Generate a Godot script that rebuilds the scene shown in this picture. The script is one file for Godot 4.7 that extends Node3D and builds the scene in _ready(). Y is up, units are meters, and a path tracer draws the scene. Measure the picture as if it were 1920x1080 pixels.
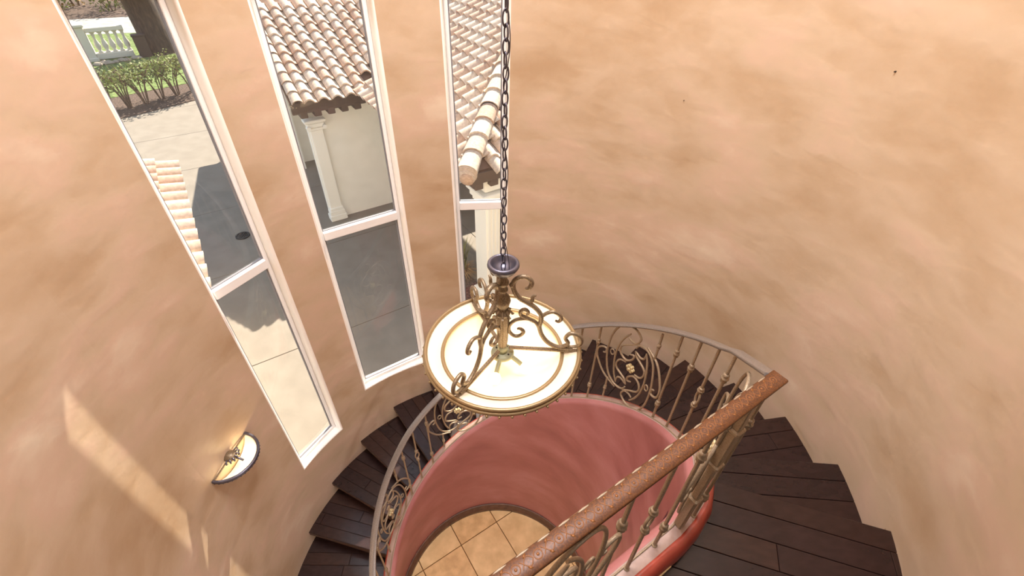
extends Node3D
# A round stair tower seen from its upper landing. Axis of the tower at x = z = 0, ground floor at y = 0.
# House axes (the tower's tiles, landing and the wings outside share them): HU to the right and back, HV to the right and front.
const R := 1.926            # inner radius of the tower wall
const WALL_T := 0.122        # thickness of the tower wall
const TH0 := 2.9246         # angle of the lowest full tread's nosing
const DTH := -0.229         # angle from nosing to nosing
const H0 := 0.5177
const RISE := 0.1901
const TOP_K := 14
const LAND := 3.179         # landing height
const HU := Vector3(0.822, 0, -0.569)
const HV := Vector3(0.569, 0, 0.822)
const GROUND := -0.15
const CEIL := 8.2
const LAMP := Vector3(0.035, 0, -0.01)

var M := {}
var taken := {}
var rng := RandomNumberGenerator.new()
var cam: Camera3D

# ------------------------------------------------------------------ mesh building
class MB:
	var v := PackedVector3Array()
	var uv := PackedVector2Array()
	var g := PackedInt32Array()
	var group := 0

	func tri(a: Vector3, b: Vector3, c: Vector3, s := 0) -> void:
		v.append(a); v.append(b); v.append(c); g.append(s)

	func quad(a: Vector3, b: Vector3, c: Vector3, d: Vector3, s := 0) -> void:
		tri(a, b, c, s); tri(a, c, d, s)

	func quad_uv(a: Vector3, b: Vector3, c: Vector3, d: Vector3, ua: Vector2, ub: Vector2, uc: Vector2, ud: Vector2, s := 0) -> void:
		quad(a, b, c, d, s)
		uv.append_array(PackedVector2Array([ua, ub, uc, ua, uc, ud]))

	# turns the triangles from «start» on so that their closed shape faces outwards
	func fix(start: int) -> void:
		var vol := 0.0
		var o := v[start] if start < v.size() else Vector3.ZERO
		var i := start
		while i < v.size():
			vol += (v[i] - o).dot((v[i + 1] - o).cross(v[i + 2] - o))
			i += 3
		if vol < 0.0:
			i = start
			while i < v.size():
				var t := v[i + 1]
				v[i + 1] = v[i + 2]
				v[i + 2] = t
				if uv.size() == v.size():
					var w := uv[i + 1]
					uv[i + 1] = uv[i + 2]
					uv[i + 2] = w
				i += 3

	func loft(rings: Array, closed_profile := true, caps := true, closed_path := false) -> void:
		var start := v.size()
		group += 1
		var n: int = rings[0].size()
		var m := rings.size()
		for k in (m if closed_path else m - 1):
			var a: PackedVector3Array = rings[k]
			var b: PackedVector3Array = rings[(k + 1) % m]
			for i in (n if closed_profile else n - 1):
				var j := (i + 1) % n
				quad(a[i], a[j], b[j], b[i], group)
		if caps and closed_profile and not closed_path:
			for e in 2:
				var ring: PackedVector3Array = rings[0] if e == 0 else rings[m - 1]
				var c := Vector3.ZERO
				for q in ring:
					c += q
				c /= n
				for i in n:
					var j := (i + 1) % n
					if e == 0:
						tri(c, ring[j], ring[i], -1)
					else:
						tri(c, ring[i], ring[j], -1)
		if closed_profile:
			fix(start)

	func tube(pts: PackedVector3Array, radius, sides := 8, closed := false) -> void:
		var rings := []
		var m := pts.size()
		var nrm := Vector3.ZERO
		for k in m:
			var prev := pts[(k - 1 + m) % m] if closed or k > 0 else pts[k]
			var next := pts[(k + 1) % m] if closed or k < m - 1 else pts[k]
			var t := (next - prev).normalized()
			if nrm == Vector3.ZERO:
				nrm = t.cross(Vector3(0.13, 0.97, 0.21)).normalized()
				if nrm.length() < 0.5:
					nrm = t.cross(Vector3.RIGHT).normalized()
			nrm = (nrm - t * nrm.dot(t)).normalized()
			var bi := t.cross(nrm)
			var r: float = radius if radius is float else radius[k]
			var ring := PackedVector3Array()
			for i in sides:
				var a := TAU * i / sides
				ring.append(pts[k] + (nrm * cos(a) + bi * sin(a)) * r)
			rings.append(ring)
		loft(rings, true, true, closed)

	# profile points are (radius, height); full turn unless «from» and «to» say otherwise
	func lathe(prof: Array, segs := 24, at := Transform3D.IDENTITY, from := 0.0, to := TAU, flat_caps := true) -> void:
		var start := v.size()
		group += 1
		var whole := absf(to - from) > TAU - 0.001
		for k in segs:
			var a0 := from + (to - from) * k / segs
			var a1 := from + (to - from) * (k + 1) / segs
			if whole and k == segs - 1:
				a1 = from
			for i in prof.size() - 1:
				var p: Vector2 = prof[i]
				var q: Vector2 = prof[i + 1]
				var p0 := at * Vector3(p.x * cos(a0), p.y, p.x * sin(a0))
				var p1 := at * Vector3(p.x * cos(a1), p.y, p.x * sin(a1))
				var q0 := at * Vector3(q.x * cos(a0), q.y, q.x * sin(a0))
				var q1 := at * Vector3(q.x * cos(a1), q.y, q.x * sin(a1))
				if p.x > 0.0:
					tri(p0, q0, p1, group)
				if q.x > 0.0:
					tri(p1, q0, q1, group)
		if flat_caps:
			fix(start)

	func box(c: Vector3, s: Vector3, b := Basis.IDENTITY, bevel := 0.0) -> void:
		var h := s * 0.5
		var e: float = minf(bevel, minf(h.x, minf(h.y, h.z)) * 0.9)
		if e <= 0.0:
			var start := v.size()
			for f in [[Vector3.RIGHT, Vector3.UP, Vector3.BACK], [Vector3.UP, Vector3.BACK, Vector3.RIGHT], [Vector3.BACK, Vector3.RIGHT, Vector3.UP]]:
				for sg in [-1.0, 1.0]:
					var n: Vector3 = f[0] * h * sg
					var p: Vector3 = f[1] * h
					var q: Vector3 = f[2] * h
					if sg > 0:
						quad(c + b * (n - p - q), c + b * (n + p - q), c + b * (n + p + q), c + b * (n - p + q), -1)
					else:
						quad(c + b * (n - p - q), c + b * (n - p + q), c + b * (n + p + q), c + b * (n + p - q), -1)
			fix(start)
			return
		# chamfered: an octagonal loft along y with narrowed ends
		var rings := []
		for lv in [[-h.y, e], [-h.y + e, 0.0], [h.y - e, 0.0], [h.y, e]]:
			var y: float = lv[0]
			var i: float = lv[1]
			var x := h.x - i
			var z := h.z - i
			var k := e * 0.9
			var ring := PackedVector3Array()
			for q in [Vector2(x - k, z), Vector2(-x + k, z), Vector2(-x, z - k), Vector2(-x, -z + k), Vector2(-x + k, -z), Vector2(x - k, -z), Vector2(x, -z + k), Vector2(x, z - k)]:
				ring.append(c + b * Vector3(q.x, y, q.y))
			rings.append(ring)
		var was := group
		var st := v.size()
		loft(rings)
		var n0 := g.size() - (v.size() - st) / 3
		for i in range(n0, g.size()):
			g[i] = -1
		group = was + 1

	# poly lies in x,z; top edges chamfered by «bevel»
	func prism(poly: PackedVector2Array, y0: float, y1: float, bevel := 0.0, at := Transform3D.IDENTITY) -> void:
		var start := v.size()
		var n := poly.size()
		var top := poly
		if bevel > 0.0:
			top = PackedVector2Array()
			var sgn := 1.0
			var area := 0.0
			for i in n:
				area += poly[i].cross(poly[(i + 1) % n])
			sgn = signf(area)
			for i in n:
				var a := poly[(i - 1 + n) % n]
				var b := poly[i]
				var c := poly[(i + 1) % n]
				var d1 := (b - a).normalized()
				var d2 := (c - b).normalized()
				var n1 := Vector2(-d1.y, d1.x) * sgn
				var n2 := Vector2(-d2.y, d2.x) * sgn
				var k := maxf(0.35, 1.0 + n1.dot(n2))
				top.append(b + (n1 + n2) / k * bevel)
		var tris := Geometry2D.triangulate_polygon(poly)
		var ym := y1 - bevel
		for i in n:
			var j := (i + 1) % n
			quad(at * Vector3(poly[i].x, y0, poly[i].y), at * Vector3(poly[j].x, y0, poly[j].y), at * Vector3(poly[j].x, ym, poly[j].y), at * Vector3(poly[i].x, ym, poly[i].y), -1)
			if bevel > 0.0:
				quad(at * Vector3(poly[i].x, ym, poly[i].y), at * Vector3(poly[j].x, ym, poly[j].y), at * Vector3(top[j].x, y1, top[j].y), at * Vector3(top[i].x, y1, top[i].y), -1)
		var side_end := v.size()
		var cw := 0.0
		for i in n:
			cw += poly[i].cross(poly[(i + 1) % n])
		for t in range(0, tris.size(), 3):
			var a := tris[t]
			var b := tris[t + 1]
			var c := tris[t + 2]
			var area := (poly[b] - poly[a]).cross(poly[c] - poly[a])
			if area * cw < 0.0:
				var s := b
				b = c
				c = s
			tri(at * Vector3(top[a].x, y1, top[a].y), at * Vector3(top[b].x, y1, top[b].y), at * Vector3(top[c].x, y1, top[c].y), -1)
			tri(at * Vector3(poly[a].x, y0, poly[a].y), at * Vector3(poly[c].x, y0, poly[c].y), at * Vector3(poly[b].x, y0, poly[b].y), -1)
		fix(start)

	func ball(c: Vector3, r: float, segs := 8, squash := 1.0) -> void:
		var prof := []
		var n := maxi(4, segs / 2)
		for i in n + 1:
			var a := -PI / 2 + PI * i / n
			prof.append(Vector2(maxf(0.0, r * cos(a)) if i > 0 and i < n else 0.0, r * squash * sin(a)))
		lathe(prof, segs, Transform3D(Basis.IDENTITY, c))

	func mesh() -> ArrayMesh:
		var st := SurfaceTool.new()
		st.begin(Mesh.PRIMITIVE_TRIANGLES)
		var with_uv := uv.size() == v.size()
		var i := 0
		while i < v.size():
			st.set_smooth_group(g[i / 3])
			for o in [0, 2, 1]:
				if with_uv:
					st.set_uv(uv[i + o])
				st.add_vertex(v[i + o])
			i += 3
		st.generate_normals()
		return st.commit()

# ------------------------------------------------------------------ naming helpers
func numbered(called: String) -> String:
	var n: int = taken.get(called, -1) + 1
	taken[called] = n
	return called if n == 0 else "%s_%03d" % [called, n]

func put(mb, called: String, m: Material, parent: Node3D = null, at := Transform3D.IDENTITY) -> MeshInstance3D:
	var o := MeshInstance3D.new()
	o.mesh = mb.mesh() if mb is MB else mb
	o.material_override = null
	if o.mesh.get_surface_count() > 0:
		o.set_surface_override_material(0, m)
	o.name = numbered(called) if parent == null else called
	o.transform = at
	if parent == null:
		add_child(o)
	else:
		parent.add_child(o, true)
	return o

func thing(called: String, label: String, category: String, at := Transform3D.IDENTITY, grp := "") -> Node3D:
	var o := Node3D.new()
	o.name = numbered(called)
	add_child(o)
	o.transform = at
	return tag(o, label, category, grp)

func tag(o: Node3D, label: String, category: String, grp := "", kind := "") -> Node3D:
	if label: o.set_meta("label", label)
	if category: o.set_meta("category", category)
	if grp: o.set_meta("group", grp)
	if kind: o.set_meta("kind", kind)
	return o

func sub(called: String, parent: Node3D, at := Transform3D.IDENTITY) -> Node3D:
	var o := Node3D.new()
	o.name = called
	parent.add_child(o, true)
	o.transform = at
	return o

func structure(o: Node3D, label: String, category: String) -> Node3D:
	return tag(o, label, category, "", "structure")

func house(u: float, v: float, y := 0.0) -> Vector3:
	return HU * u + HV * v + Vector3(0, y, 0)

func polar(r: float, deg: float, y := 0.0) -> Vector3:
	var a := deg_to_rad(deg)
	return Vector3(r * cos(a), y, -r * sin(a))

func hel(deg: float) -> float:
	return H0 + (deg_to_rad(deg) - TH0) / DTH * RISE

func table(x: float, t: Array) -> float:
	if x <= t[0][0]:
		return t[0][1]
	for i in t.size() - 1:
		if x <= t[i + 1][0]:
			return lerpf(t[i][1], t[i + 1][1], (x - t[i][0]) / (t[i + 1][0] - t[i][0]))
	return t[-1][1]

func curb_top(deg: float) -> float:
	if deg < -16.1:
		return LAND + 0.15
	return hel(deg) + table(deg, [[60, 0.15], [110, 0.195], [150, 0.2], [180, 0.165]])

func rail_y(deg: float) -> float:
	return hel(deg) + table(deg, [[-20, 0.855], [9, 0.89], [31, 0.92], [58, 0.955], [117, 0.98], [139, 1.02], [165, 0.99], [180, 0.96]])

func smooth(pts: Array, per := 5, closed := false) -> PackedVector3Array:
	var out := PackedVector3Array()
	var n := pts.size()
	for i in (n if closed else n - 1):
		var p0: Vector3 = pts[(i - 1 + n) % n] if closed or i > 0 else pts[i]
		var p1: Vector3 = pts[i]
		var p2: Vector3 = pts[(i + 1) % n]
		var p3: Vector3 = pts[(i + 2) % n] if closed or i < n - 2 else pts[(i + 1) % n]
		for k in per:
			out.append(p1.cubic_interpolate(p2, p0, p3, float(k) / per))
	if not closed:
		out.append(pts[n - 1])
	return out

# ------------------------------------------------------------------ materials
func mat(called: String, c: Color, rough := 0.8, metal := 0.0) -> StandardMaterial3D:
	var m := StandardMaterial3D.new()
	m.resource_name = called
	m.albedo_color = c
	m.roughness = rough
	m.metallic = metal
	M[called] = m
	return m

func noise(seed_: int, freq: float, octaves := 4, type := FastNoiseLite.TYPE_SIMPLEX_SMOOTH, warp := 0.0) -> FastNoiseLite:
	var n := FastNoiseLite.new()
	n.seed = seed_
	n.noise_type = type
	n.frequency = freq
	n.fractal_octaves = octaves
	if warp > 0.0:
		n.domain_warp_enabled = true
		n.domain_warp_amplitude = warp
		n.domain_warp_frequency = freq * 0.7
	return n

func grey(n: FastNoiseLite, w: int, h: int, squeeze_x := 1.0, squeeze_y := 1.0) -> PackedByteArray:
	var im := n.get_image(int(w / squeeze_x), int(h / squeeze_y), false, false, true)
	im.convert(Image.FORMAT_L8)
	if im.get_width() != w or im.get_height() != h:
		im.resize(w, h, Image.INTERPOLATE_CUBIC)
	return im.get_data()

# trowelled plaster: streaks along x and blotches of pigment; returns [colour, relief]
func plaster(w: int, h: int, s: int, stops: Array, aspect: float) -> Array:
	var a := grey(noise(s, 0.006, 5, FastNoiseLite.TYPE_SIMPLEX_SMOOTH, 30.0), w, h, aspect, 1.0)
	var b := grey(noise(s + 1, 0.02, 4, FastNoiseLite.TYPE_SIMPLEX_SMOOTH, 14.0), w, h, aspect * 1.3, 1.0)
	var c := grey(noise(s + 2, 0.004, 3, FastNoiseLite.TYPE_SIMPLEX_SMOOTH, 60.0), w, h, 1.0, 1.0)
	var d := grey(noise(s + 3, 0.02, 5, FastNoiseLite.TYPE_SIMPLEX_SMOOTH, 26.0), w, h, aspect * 0.8, 1.0)
	var ramp := Gradient.new()
	ramp.offsets = PackedFloat32Array()
	ramp.colors = PackedColorArray()
	var offs := PackedFloat32Array()
	var cols := PackedColorArray()
	for st in stops:
		offs.append(st[0])
		cols.append(st[1])
	ramp.offsets = offs
	ramp.colors = cols
	var lut := PackedByteArray()
	for i in 256:
		var q := ramp.sample(i / 255.0)
		lut.append(int(q.r * 255)); lut.append(int(q.g * 255)); lut.append(int(q.b * 255))
	var n := w * h
	var out := PackedByteArray()
	out.resize(n * 3)
	var rel := PackedByteArray()
	rel.resize(n)
	for i in n:
		var t := (a[i] * 28 + b[i] * 24 + c[i] * 22 + d[i] * 26) / 100
		var k := t * 3
		out[i * 3] = lut[k]
		out[i * 3 + 1] = lut[k + 1]
		out[i * 3 + 2] = lut[k + 2]
		rel[i] = (b[i] + d[i] + a[i]) / 3
	return [Image.create_from_data(w, h, false, Image.FORMAT_RGB8, out), Image.create_from_data(w, h, false, Image.FORMAT_L8, rel)]

# a seamless mottled texture for triplanar use, white to dark around the albedo colour
func mottle(called: String, s: int, freq: float, dark: Color, light: Color, size := 256, type := FastNoiseLite.TYPE_SIMPLEX_SMOOTH) -> NoiseTexture2D:
	var t := NoiseTexture2D.new()
	t.width = size
	t.height = size
	t.seamless = true
	t.noise = noise(s, freq, 5, type, 8.0)
	var g := Gradient.new()
	g.offsets = PackedFloat32Array([0.2, 0.8])
	g.colors = PackedColorArray([dark, light])
	t.color_ramp = g
	return t

func triplanar(m: StandardMaterial3D, t: Texture2D, scale_: Vector3, relief: Texture2D = null, cm := 0.0) -> StandardMaterial3D:
	m.albedo_texture = t
	m.uv1_triplanar = true
	m.uv1_world_triplanar = true
	m.uv1_scale = scale_
	if relief:
		m.heightmap_enabled = true
		m.heightmap_texture = relief
		m.heightmap_scale = cm
	return m

func materials() -> void:
	# tower plaster, one sheet of texture for the whole turn (12.1 m by 7 m)
	var pl := plaster(2048, 1024, 11, [[0.22, Color8(178, 150, 119)], [0.4, Color8(190, 165, 137)], [0.5, Color8(197, 174, 148)], [0.6, Color8(203, 176, 153)], [0.78, Color8(217, 199, 176)]], 2.2)
	var im: Image = pl[0]
	# two scratches on the wall, dark hairlines in the paint
	for sc in [[-18.2, 3.10, -15.6, 3.14], [-27.6, 3.30, -25.4, 3.36]]:
		for i in 20:
			var f := i / 19.0
			var dg: float = lerpf(sc[0], sc[2], f)
			var y: float = lerpf(sc[1], sc[3], f)
			var q := wall_uv(dg, y, dg)
			im.set_pixel(int(fposmod(q.x, 1.0) * 2047), int(q.y * 1023), Color8(120, 78, 52))
	var m := mat("tower_plaster", Color.WHITE, 0.38)
	m.albedo_texture = ImageTexture.create_from_image(im)
	m.heightmap_enabled = true
	m.heightmap_texture = ImageTexture.create_from_image(pl[1])
	m.heightmap_scale = 0.9
	m.metallic_specular = 0.45
	var pw := plaster(1024, 512, 41, [[0.2, Color8(140, 82, 80)], [0.42, Color8(162, 100, 97)], [0.58, Color8(174, 114, 112)], [0.82, Color8(188, 134, 136)]], 2.6)
	m = mat("well_plaster", Color.WHITE, 0.4)
	m.albedo_texture = ImageTexture.create_from_image(pw[0])
	m.heightmap_enabled = true
	m.heightmap_texture = ImageTexture.create_from_image(pw[1])
	m.heightmap_scale = 0.4
	m = mat("curb_red", Color8(176, 74, 58), 0.28)
	triplanar(m, mottle("curb", 5, 0.02, Color(0.82, 0.8, 0.8), Color.WHITE), Vector3.ONE * 1.6)
	m.clearcoat_enabled = true
	m.clearcoat = 0.5
	m.clearcoat_roughness = 0.2
	m = mat("curb_cap", Color8(180, 155, 144), 0.5)
	triplanar(m, mottle("cap", 6, 0.02, Color(0.85, 0.82, 0.82), Color.WHITE), Vector3.ONE * 2.0)
	mat("chip_cream", Color8(224, 190, 140), 0.8)
	mat("ceiling_white", Color8(232, 214, 190), 0.9)
	mat("hall_plaster", Color8(222, 190, 152), 0.8)
	# dark stair timber, four boards of slightly different tone
	var grain := mottle("grain", 21, 0.02, Color(0.88, 0.87, 0.86), Color.WHITE, 512)
	for i in 4:
		var c: Color = [Color8(46, 29, 25), Color8(41, 26, 24), Color8(52, 33, 27), Color8(44, 28, 26)][i]
		m = mat("tread_%d" % i, c, 0.24)
		triplanar(m, grain, Vector3(0.9, 2.0, 2.2))
		m.metallic_specular = 0.42
	mat("tread_core", Color8(88, 66, 54), 0.6)
	m = mat("travertine", Color8(226, 192, 140), 0.4)
	triplanar(m, mottle("trav", 31, 0.012, Color(0.9, 0.87, 0.82), Color(1, 0.99, 0.97), 512), Vector3.ONE * 0.7)
	m = mat("travertine_warm", Color8(220, 182, 128), 0.4)
	triplanar(m, M.travertine.albedo_texture, Vector3.ONE * 1.3)
	mat("grout", Color8(120, 82, 46), 0.9)
	mat("floor_base", Color8(150, 108, 66), 0.8)
	m = mat("baseboard_stone", Color8(112, 78, 58), 0.45)
	triplanar(m, mottle("bs", 33, 0.05, Color(0.7, 0.7, 0.7), Color.WHITE), Vector3(1, 3, 1))
	mat("window_white", Color8(240, 238, 236), 0.45)
	mat("reveal_white", Color8(246, 240, 232), 0.7)
	m = mat("gasket", Color8(120, 118, 122), 0.6)
	m = mat("window_glass", Color(1, 1, 1, 0.03), 0.0)
	m.transparency = BaseMaterial3D.TRANSPARENCY_ALPHA
	# ironwork
	m = mat("iron", Color8(172, 154, 130), 0.42, 0.25)
	triplanar(m, mottle("iron", 51, 0.06, Color(0.82, 0.79, 0.76), Color.WHITE), Vector3.ONE * 8)
	m = mat("rail_bronze", Color8(110, 64, 24), 0.5, 0.15)
	m.clearcoat_enabled = true
	m.clearcoat = 0.2
	m.clearcoat_roughness = 0.35
	triplanar(m, mottle("railb", 52, 0.06, Color(0.6, 0.56, 0.52), Color.WHITE), Vector3.ONE * 9)
	m = mat("rail_grey", Color8(158, 152, 148), 0.36, 0.55)  # greyer than the handrail of the landing
	triplanar(m, M.iron.albedo_texture, Vector3.ONE * 8)
	m = mat("rail_relief", Color8(126, 78, 34), 0.5, 0.2)
	m = mat("scallop_highlight", Color8(150, 132, 110), 0.5, 0.3)  # paler than the rail: window highlights on its embossed edge, put into the colour
	mat("gold_leaf", Color8(206, 190, 148), 0.45, 0.4)
	m = mat("lamp_bronze", Color8(158, 142, 118), 0.42, 0.45)
	triplanar(m, mottle("lampb", 53, 0.06, Color(0.68, 0.64, 0.6), Color.WHITE), Vector3.ONE * 9)
	m = mat("lamp_rim", Color8(150, 128, 94), 0.38, 0.5)
	mat("chain_metal", Color8(98, 96, 108), 0.35, 0.7)
	m = mat("alabaster", Color8(250, 238, 212), 0.35)
	m.backlight_enabled = true
	m.backlight = Color(0.55, 0.5, 0.38)
	m = mat("frosted_glass", Color8(244, 240, 228), 0.3)
	m.backlight_enabled = true
	m.backlight = Color(0.5, 0.48, 0.42)
	mat("hub_patina", Color8(150, 152, 126), 0.5, 0.3)
	m = mat("bulb_glow", Color8(255, 240, 210), 0.4)
	m.emission_enabled = true
	m.emission = Color(1.0, 0.86, 0.62)
	m.emission_energy_multiplier = 5.0
	m = mat("fill_glow", Color8(255, 244, 226), 0.4)  # glow of the added fill lamps
	m.emission_enabled = true
	m.emission = Color(1.0, 0.88, 0.7)
	m.emission_energy_multiplier = 3.0
	mat("nail_dark", Color8(44, 32, 26), 0.6)
	# outside
	m = mat("driveway", Color8(138, 129, 118), 0.85)
	triplanar(m, mottle("drive", 61, 0.01, Color(0.94, 0.935, 0.93), Color.WHITE, 512), Vector3.ONE * 0.35)
	mat("joint_dirt", Color8(140, 128, 114), 0.95)
	m = mat("stucco", Color8(252, 249, 240), 0.85)
	triplanar(m, mottle("stucco", 62, 0.02, Color(0.975, 0.975, 0.97), Color.WHITE), Vector3.ONE * 0.5)
	mat("stucco_trim", Color8(250, 246, 236), 0.8)
	mat("ceiling_timber", Color8(132, 88, 72), 0.8)
	mat("eave_wood", Color8(92, 74, 62), 0.8)
	for i in 4:
		var c: Color = [Color8(216, 192, 172), Color8(224, 203, 186), Color8(212, 180, 158), Color8(228, 211, 194)][i]
		m = mat("roof_tile_%d" % i, c, 0.85)
		triplanar(m, mottle("rt", 63, 0.04, Color(0.84, 0.82, 0.8), Color.WHITE), Vector3.ONE * 2.0)
	mat("roof_bed", Color8(116, 88, 72), 0.9)
	m = mat("lawn", Color8(122, 140, 78), 0.95)
	triplanar(m, mottle("lawn", 64, 0.02, Color(0.6, 0.66, 0.5), Color.WHITE, 512), Vector3.ONE * 0.5)
	m = mat("mulch", Color8(108, 88, 76), 0.95)
	triplanar(m, mottle("mulch", 65, 0.06, Color(0.5, 0.46, 0.44), Color.WHITE), Vector3.ONE * 1.0)
	m = mat("street", Color8(168, 166, 162), 0.9)
	triplanar(m, mottle("street", 66, 0.02, Color(0.86, 0.86, 0.86), Color.WHITE), Vector3.ONE * 0.4)
	mat("cast_stone", Color8(214, 208, 196), 0.85)
	m = mat("bark", Color8(74, 58, 48), 0.95)
	triplanar(m, mottle("bark", 67, 0.05, Color(0.5, 0.48, 0.46), Color.WHITE), Vector3(0.7, 0.2, 0.7))
	for i in 3:
		var c: Color = [Color8(92, 108, 52), Color8(116, 122, 66), Color8(74, 84, 44)][i]
		m = mat("leaf_%d" % i, c, 0.7)
		m.backlight_enabled = true
		m.backlight = Color(0.3, 0.34, 0.14)
	mat("twig", Color8(104, 84, 68), 0.9)
	mat("grass_blade", Color8(150, 148, 92), 0.7)
	mat("dry_blade", Color8(184, 146, 98), 0.8)
	mat("rock", Color8(164, 152, 138), 0.9)
	mat("drain_iron", Color8(40, 38, 38), 0.6, 0.4)
	mat("box_brown", Color8(58, 42, 36), 0.7)
	mat("far_leaf", Color8(104, 106, 58), 0.8)
	mat("far_leaf_warm", Color8(160, 128, 70), 0.8)

# the sheet's seam lies behind the camera; «near» is an angle on the same piece of wall
func wall_uv(deg: float, y: float, near: float) -> Vector2:
	return Vector2(1.0 - (fposmod(near + 72.0, 360.0) + deg - near) / 360.0, 1.0 - (y + 0.3) / 7.0)

# ------------------------------------------------------------------ camera, sky, sun
func camera_and_light() -> void:
	cam = Camera3D.new()
	cam.name = "camera"
	var pitch := 0.7039
	var roll := 0.0275
	var f := Vector3(0, -sin(pitch), -cos(pitch))
	var r := Vector3.RIGHT
	var u := r.cross(f)
	cam.transform = Transform3D(Basis(r * cos(roll) + u * sin(roll), u * cos(roll) - r * sin(roll), -f), Vector3(0.0722, 5.3671, 1.4566))
	cam.fov = rad_to_deg(2.0 * atan(540.0 / 861.4))
	cam.near = 0.02
	cam.current = true
	add_child(cam)
	var sky := ProceduralSkyMaterial.new()
	sky.sky_top_color = Color8(186, 206, 228)
	sky.sky_horizon_color = Color8(232, 236, 238)
	sky.sky_curve = 0.18
	sky.ground_bottom_color = Color8(170, 160, 146)
	sky.ground_horizon_color = Color8(210, 206, 198)
	sky.sky_energy_multiplier = 1.1
	sky.ground_energy_multiplier = 0.8
	sky.sun_angle_max = 4.0
	var e := Environment.new()
	e.background_mode = Environment.BG_SKY
	e.sky = Sky.new()
	e.sky.sky_material = sky
	e.tonemap_mode = Environment.TONE_MAPPER_LINEAR
	e.tonemap_exposure = 1.0
	e.sdfgi_enabled = true
	e.ssao_enabled = true
	e.ssil_enabled = true
	var w := WorldEnvironment.new()
	w.name = "environment"
	w.environment = e
	add_child(w)
	var sun := DirectionalLight3D.new()
	sun.name = "sun"
	sun.light_color = Color8(255, 244, 224)
	sun.light_energy = 4.2
	sun.light_angular_distance = 0.53
	sun.shadow_enabled = true
	sun.sky_mode = DirectionalLight3D.SKY_MODE_LIGHT_ONLY
	add_child(sun)
	sun.look_at_from_position(Vector3(0, 20, 0), Vector3(0, 20, 0) + Vector3(-0.12, -0.93, 1.0), Vector3.UP)

# ------------------------------------------------------------------ tower shell
const WINDOWS := [[145.0, 159.8, 1.28], [114.7, 135.3, 1.58], [89.5, 102.9, 1.88]]
const HEAD := 5.06
const GATE := [-100.0, -45.0, 5.75]     # way out to the upper hall, behind the camera

func tower() -> void:
	var edges := []
	for i in 120:
		edges.append(-180.0 + 3.0 * i)
	for w in WINDOWS:
		edges.append(w[0]); edges.append(w[1])
	edges.append(GATE[0]); edges.append(GATE[1])
	edges.sort()
	edges.append(180.0)
	var mb := MB.new()
	var ro := R + WALL_T
	for i in edges.size() - 1:
		var a: float = edges[i]
		var b: float = edges[i + 1]
		if b - a < 0.001:
			continue
		var mid := (a + b) / 2
		var spans := [[-0.3, CEIL + 0.2]]
		for w in WINDOWS:
			if mid > w[0] and mid < w[1]:
				spans = [[-0.3, w[2]], [HEAD, CEIL + 0.2]]
		if mid > GATE[0] and mid < GATE[1]:
			spans = [[-0.3, LAND - 0.02], [GATE[2], CEIL + 0.2]]
		for s in spans:
			var y0: float = s[0]
			var y1: float = s[1]
			mb.quad_uv(polar(R, b, y0), polar(R, a, y0), polar(R, a, y1), polar(R, b, y1), wall_uv(b, y0, mid), wall_uv(a, y0, mid), wall_uv(a, y1, mid), wall_uv(b, y1, mid), 1)
			mb.quad_uv(polar(ro, a, y0), polar(ro, b, y0), polar(ro, b, y1), polar(ro, a, y1), wall_uv(a, y0, mid), wall_uv(b, y0, mid), wall_uv(b, y1, mid), wall_uv(a, y1, mid), 2)
			if spans.size() > 1:
				var y: float = y1 if y1 < CEIL else y0
				if y1 < CEIL:
					mb.quad_uv(polar(R, a, y), polar(ro, a, y), polar(ro, b, y), polar(R, b, y), wall_uv(a, y, mid), wall_uv(a, y, mid), wall_uv(b, y, mid), wall_uv(b, y, mid), -1)
				else:
					mb.quad_uv(polar(R, b, y), polar(ro, b, y), polar(ro, a, y), polar(R, a, y), wall_uv(b, y, mid), wall_uv(b, y, mid), wall_uv(a, y, mid), wall_uv(a, y, mid), -1)
	# jambs of the openings
	var jambs := [[GATE[0], LAND - 0.02, GATE[2], 1], [GATE[1], LAND - 0.02, GATE[2], -1]]
	for w in WINDOWS:
		jambs.append([w[0], w[2], HEAD, 1]); jambs.append([w[1], w[2], HEAD, -1])
	for j in jambs:
		var d: float = j[0]
		var q := [polar(R, d, j[1]), polar(ro, d, j[1]), polar(ro, d, j[2]), polar(R, d, j[2])]
		var t := [wall_uv(d, j[1], d), wall_uv(d + 1, j[1], d), wall_uv(d + 1, j[2], d), wall_uv(d, j[2], d)]
		if j[3] > 0:
			mb.quad_uv(q[0], q[1], q[2], q[3], t[0], t[1], t[2], t[3], -1)
		else:
			mb.quad_uv(q[3], q[2], q[1], q[0], t[3], t[2], t[1], t[0], -1)
	structure(put(mb, "wall_tower", M.tower_plaster), "round tower wall of mottled tan trowelled plaster with three tall windows", "wall")
	# unseen eave, added to cut off the top of the sun strip indoors
	mb = MB.new()
	mb.lathe([Vector2(ro - 0.02, 5.3), Vector2(ro + 0.25, 5.3), Vector2(ro + 0.27, 5.36), Vector2(ro - 0.02, 5.5), Vector2(ro - 0.02, 5.3)], 64)
	structure(put(mb, "trim_added_eave", M.eave_wood), "unseen eave added outside the tower to trim the sun", "trim")
	# ceiling
	mb = MB.new()
	mb.lathe([Vector2(0, CEIL), Vector2(ro + 0.02, CEIL), Vector2(ro + 0.02, CEIL + 0.25), Vector2(0, CEIL + 0.25)], 64)
	structure(put(mb, "ceiling", M.ceiling_white), "pale flat ceiling over the round stair tower", "ceiling")

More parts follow.
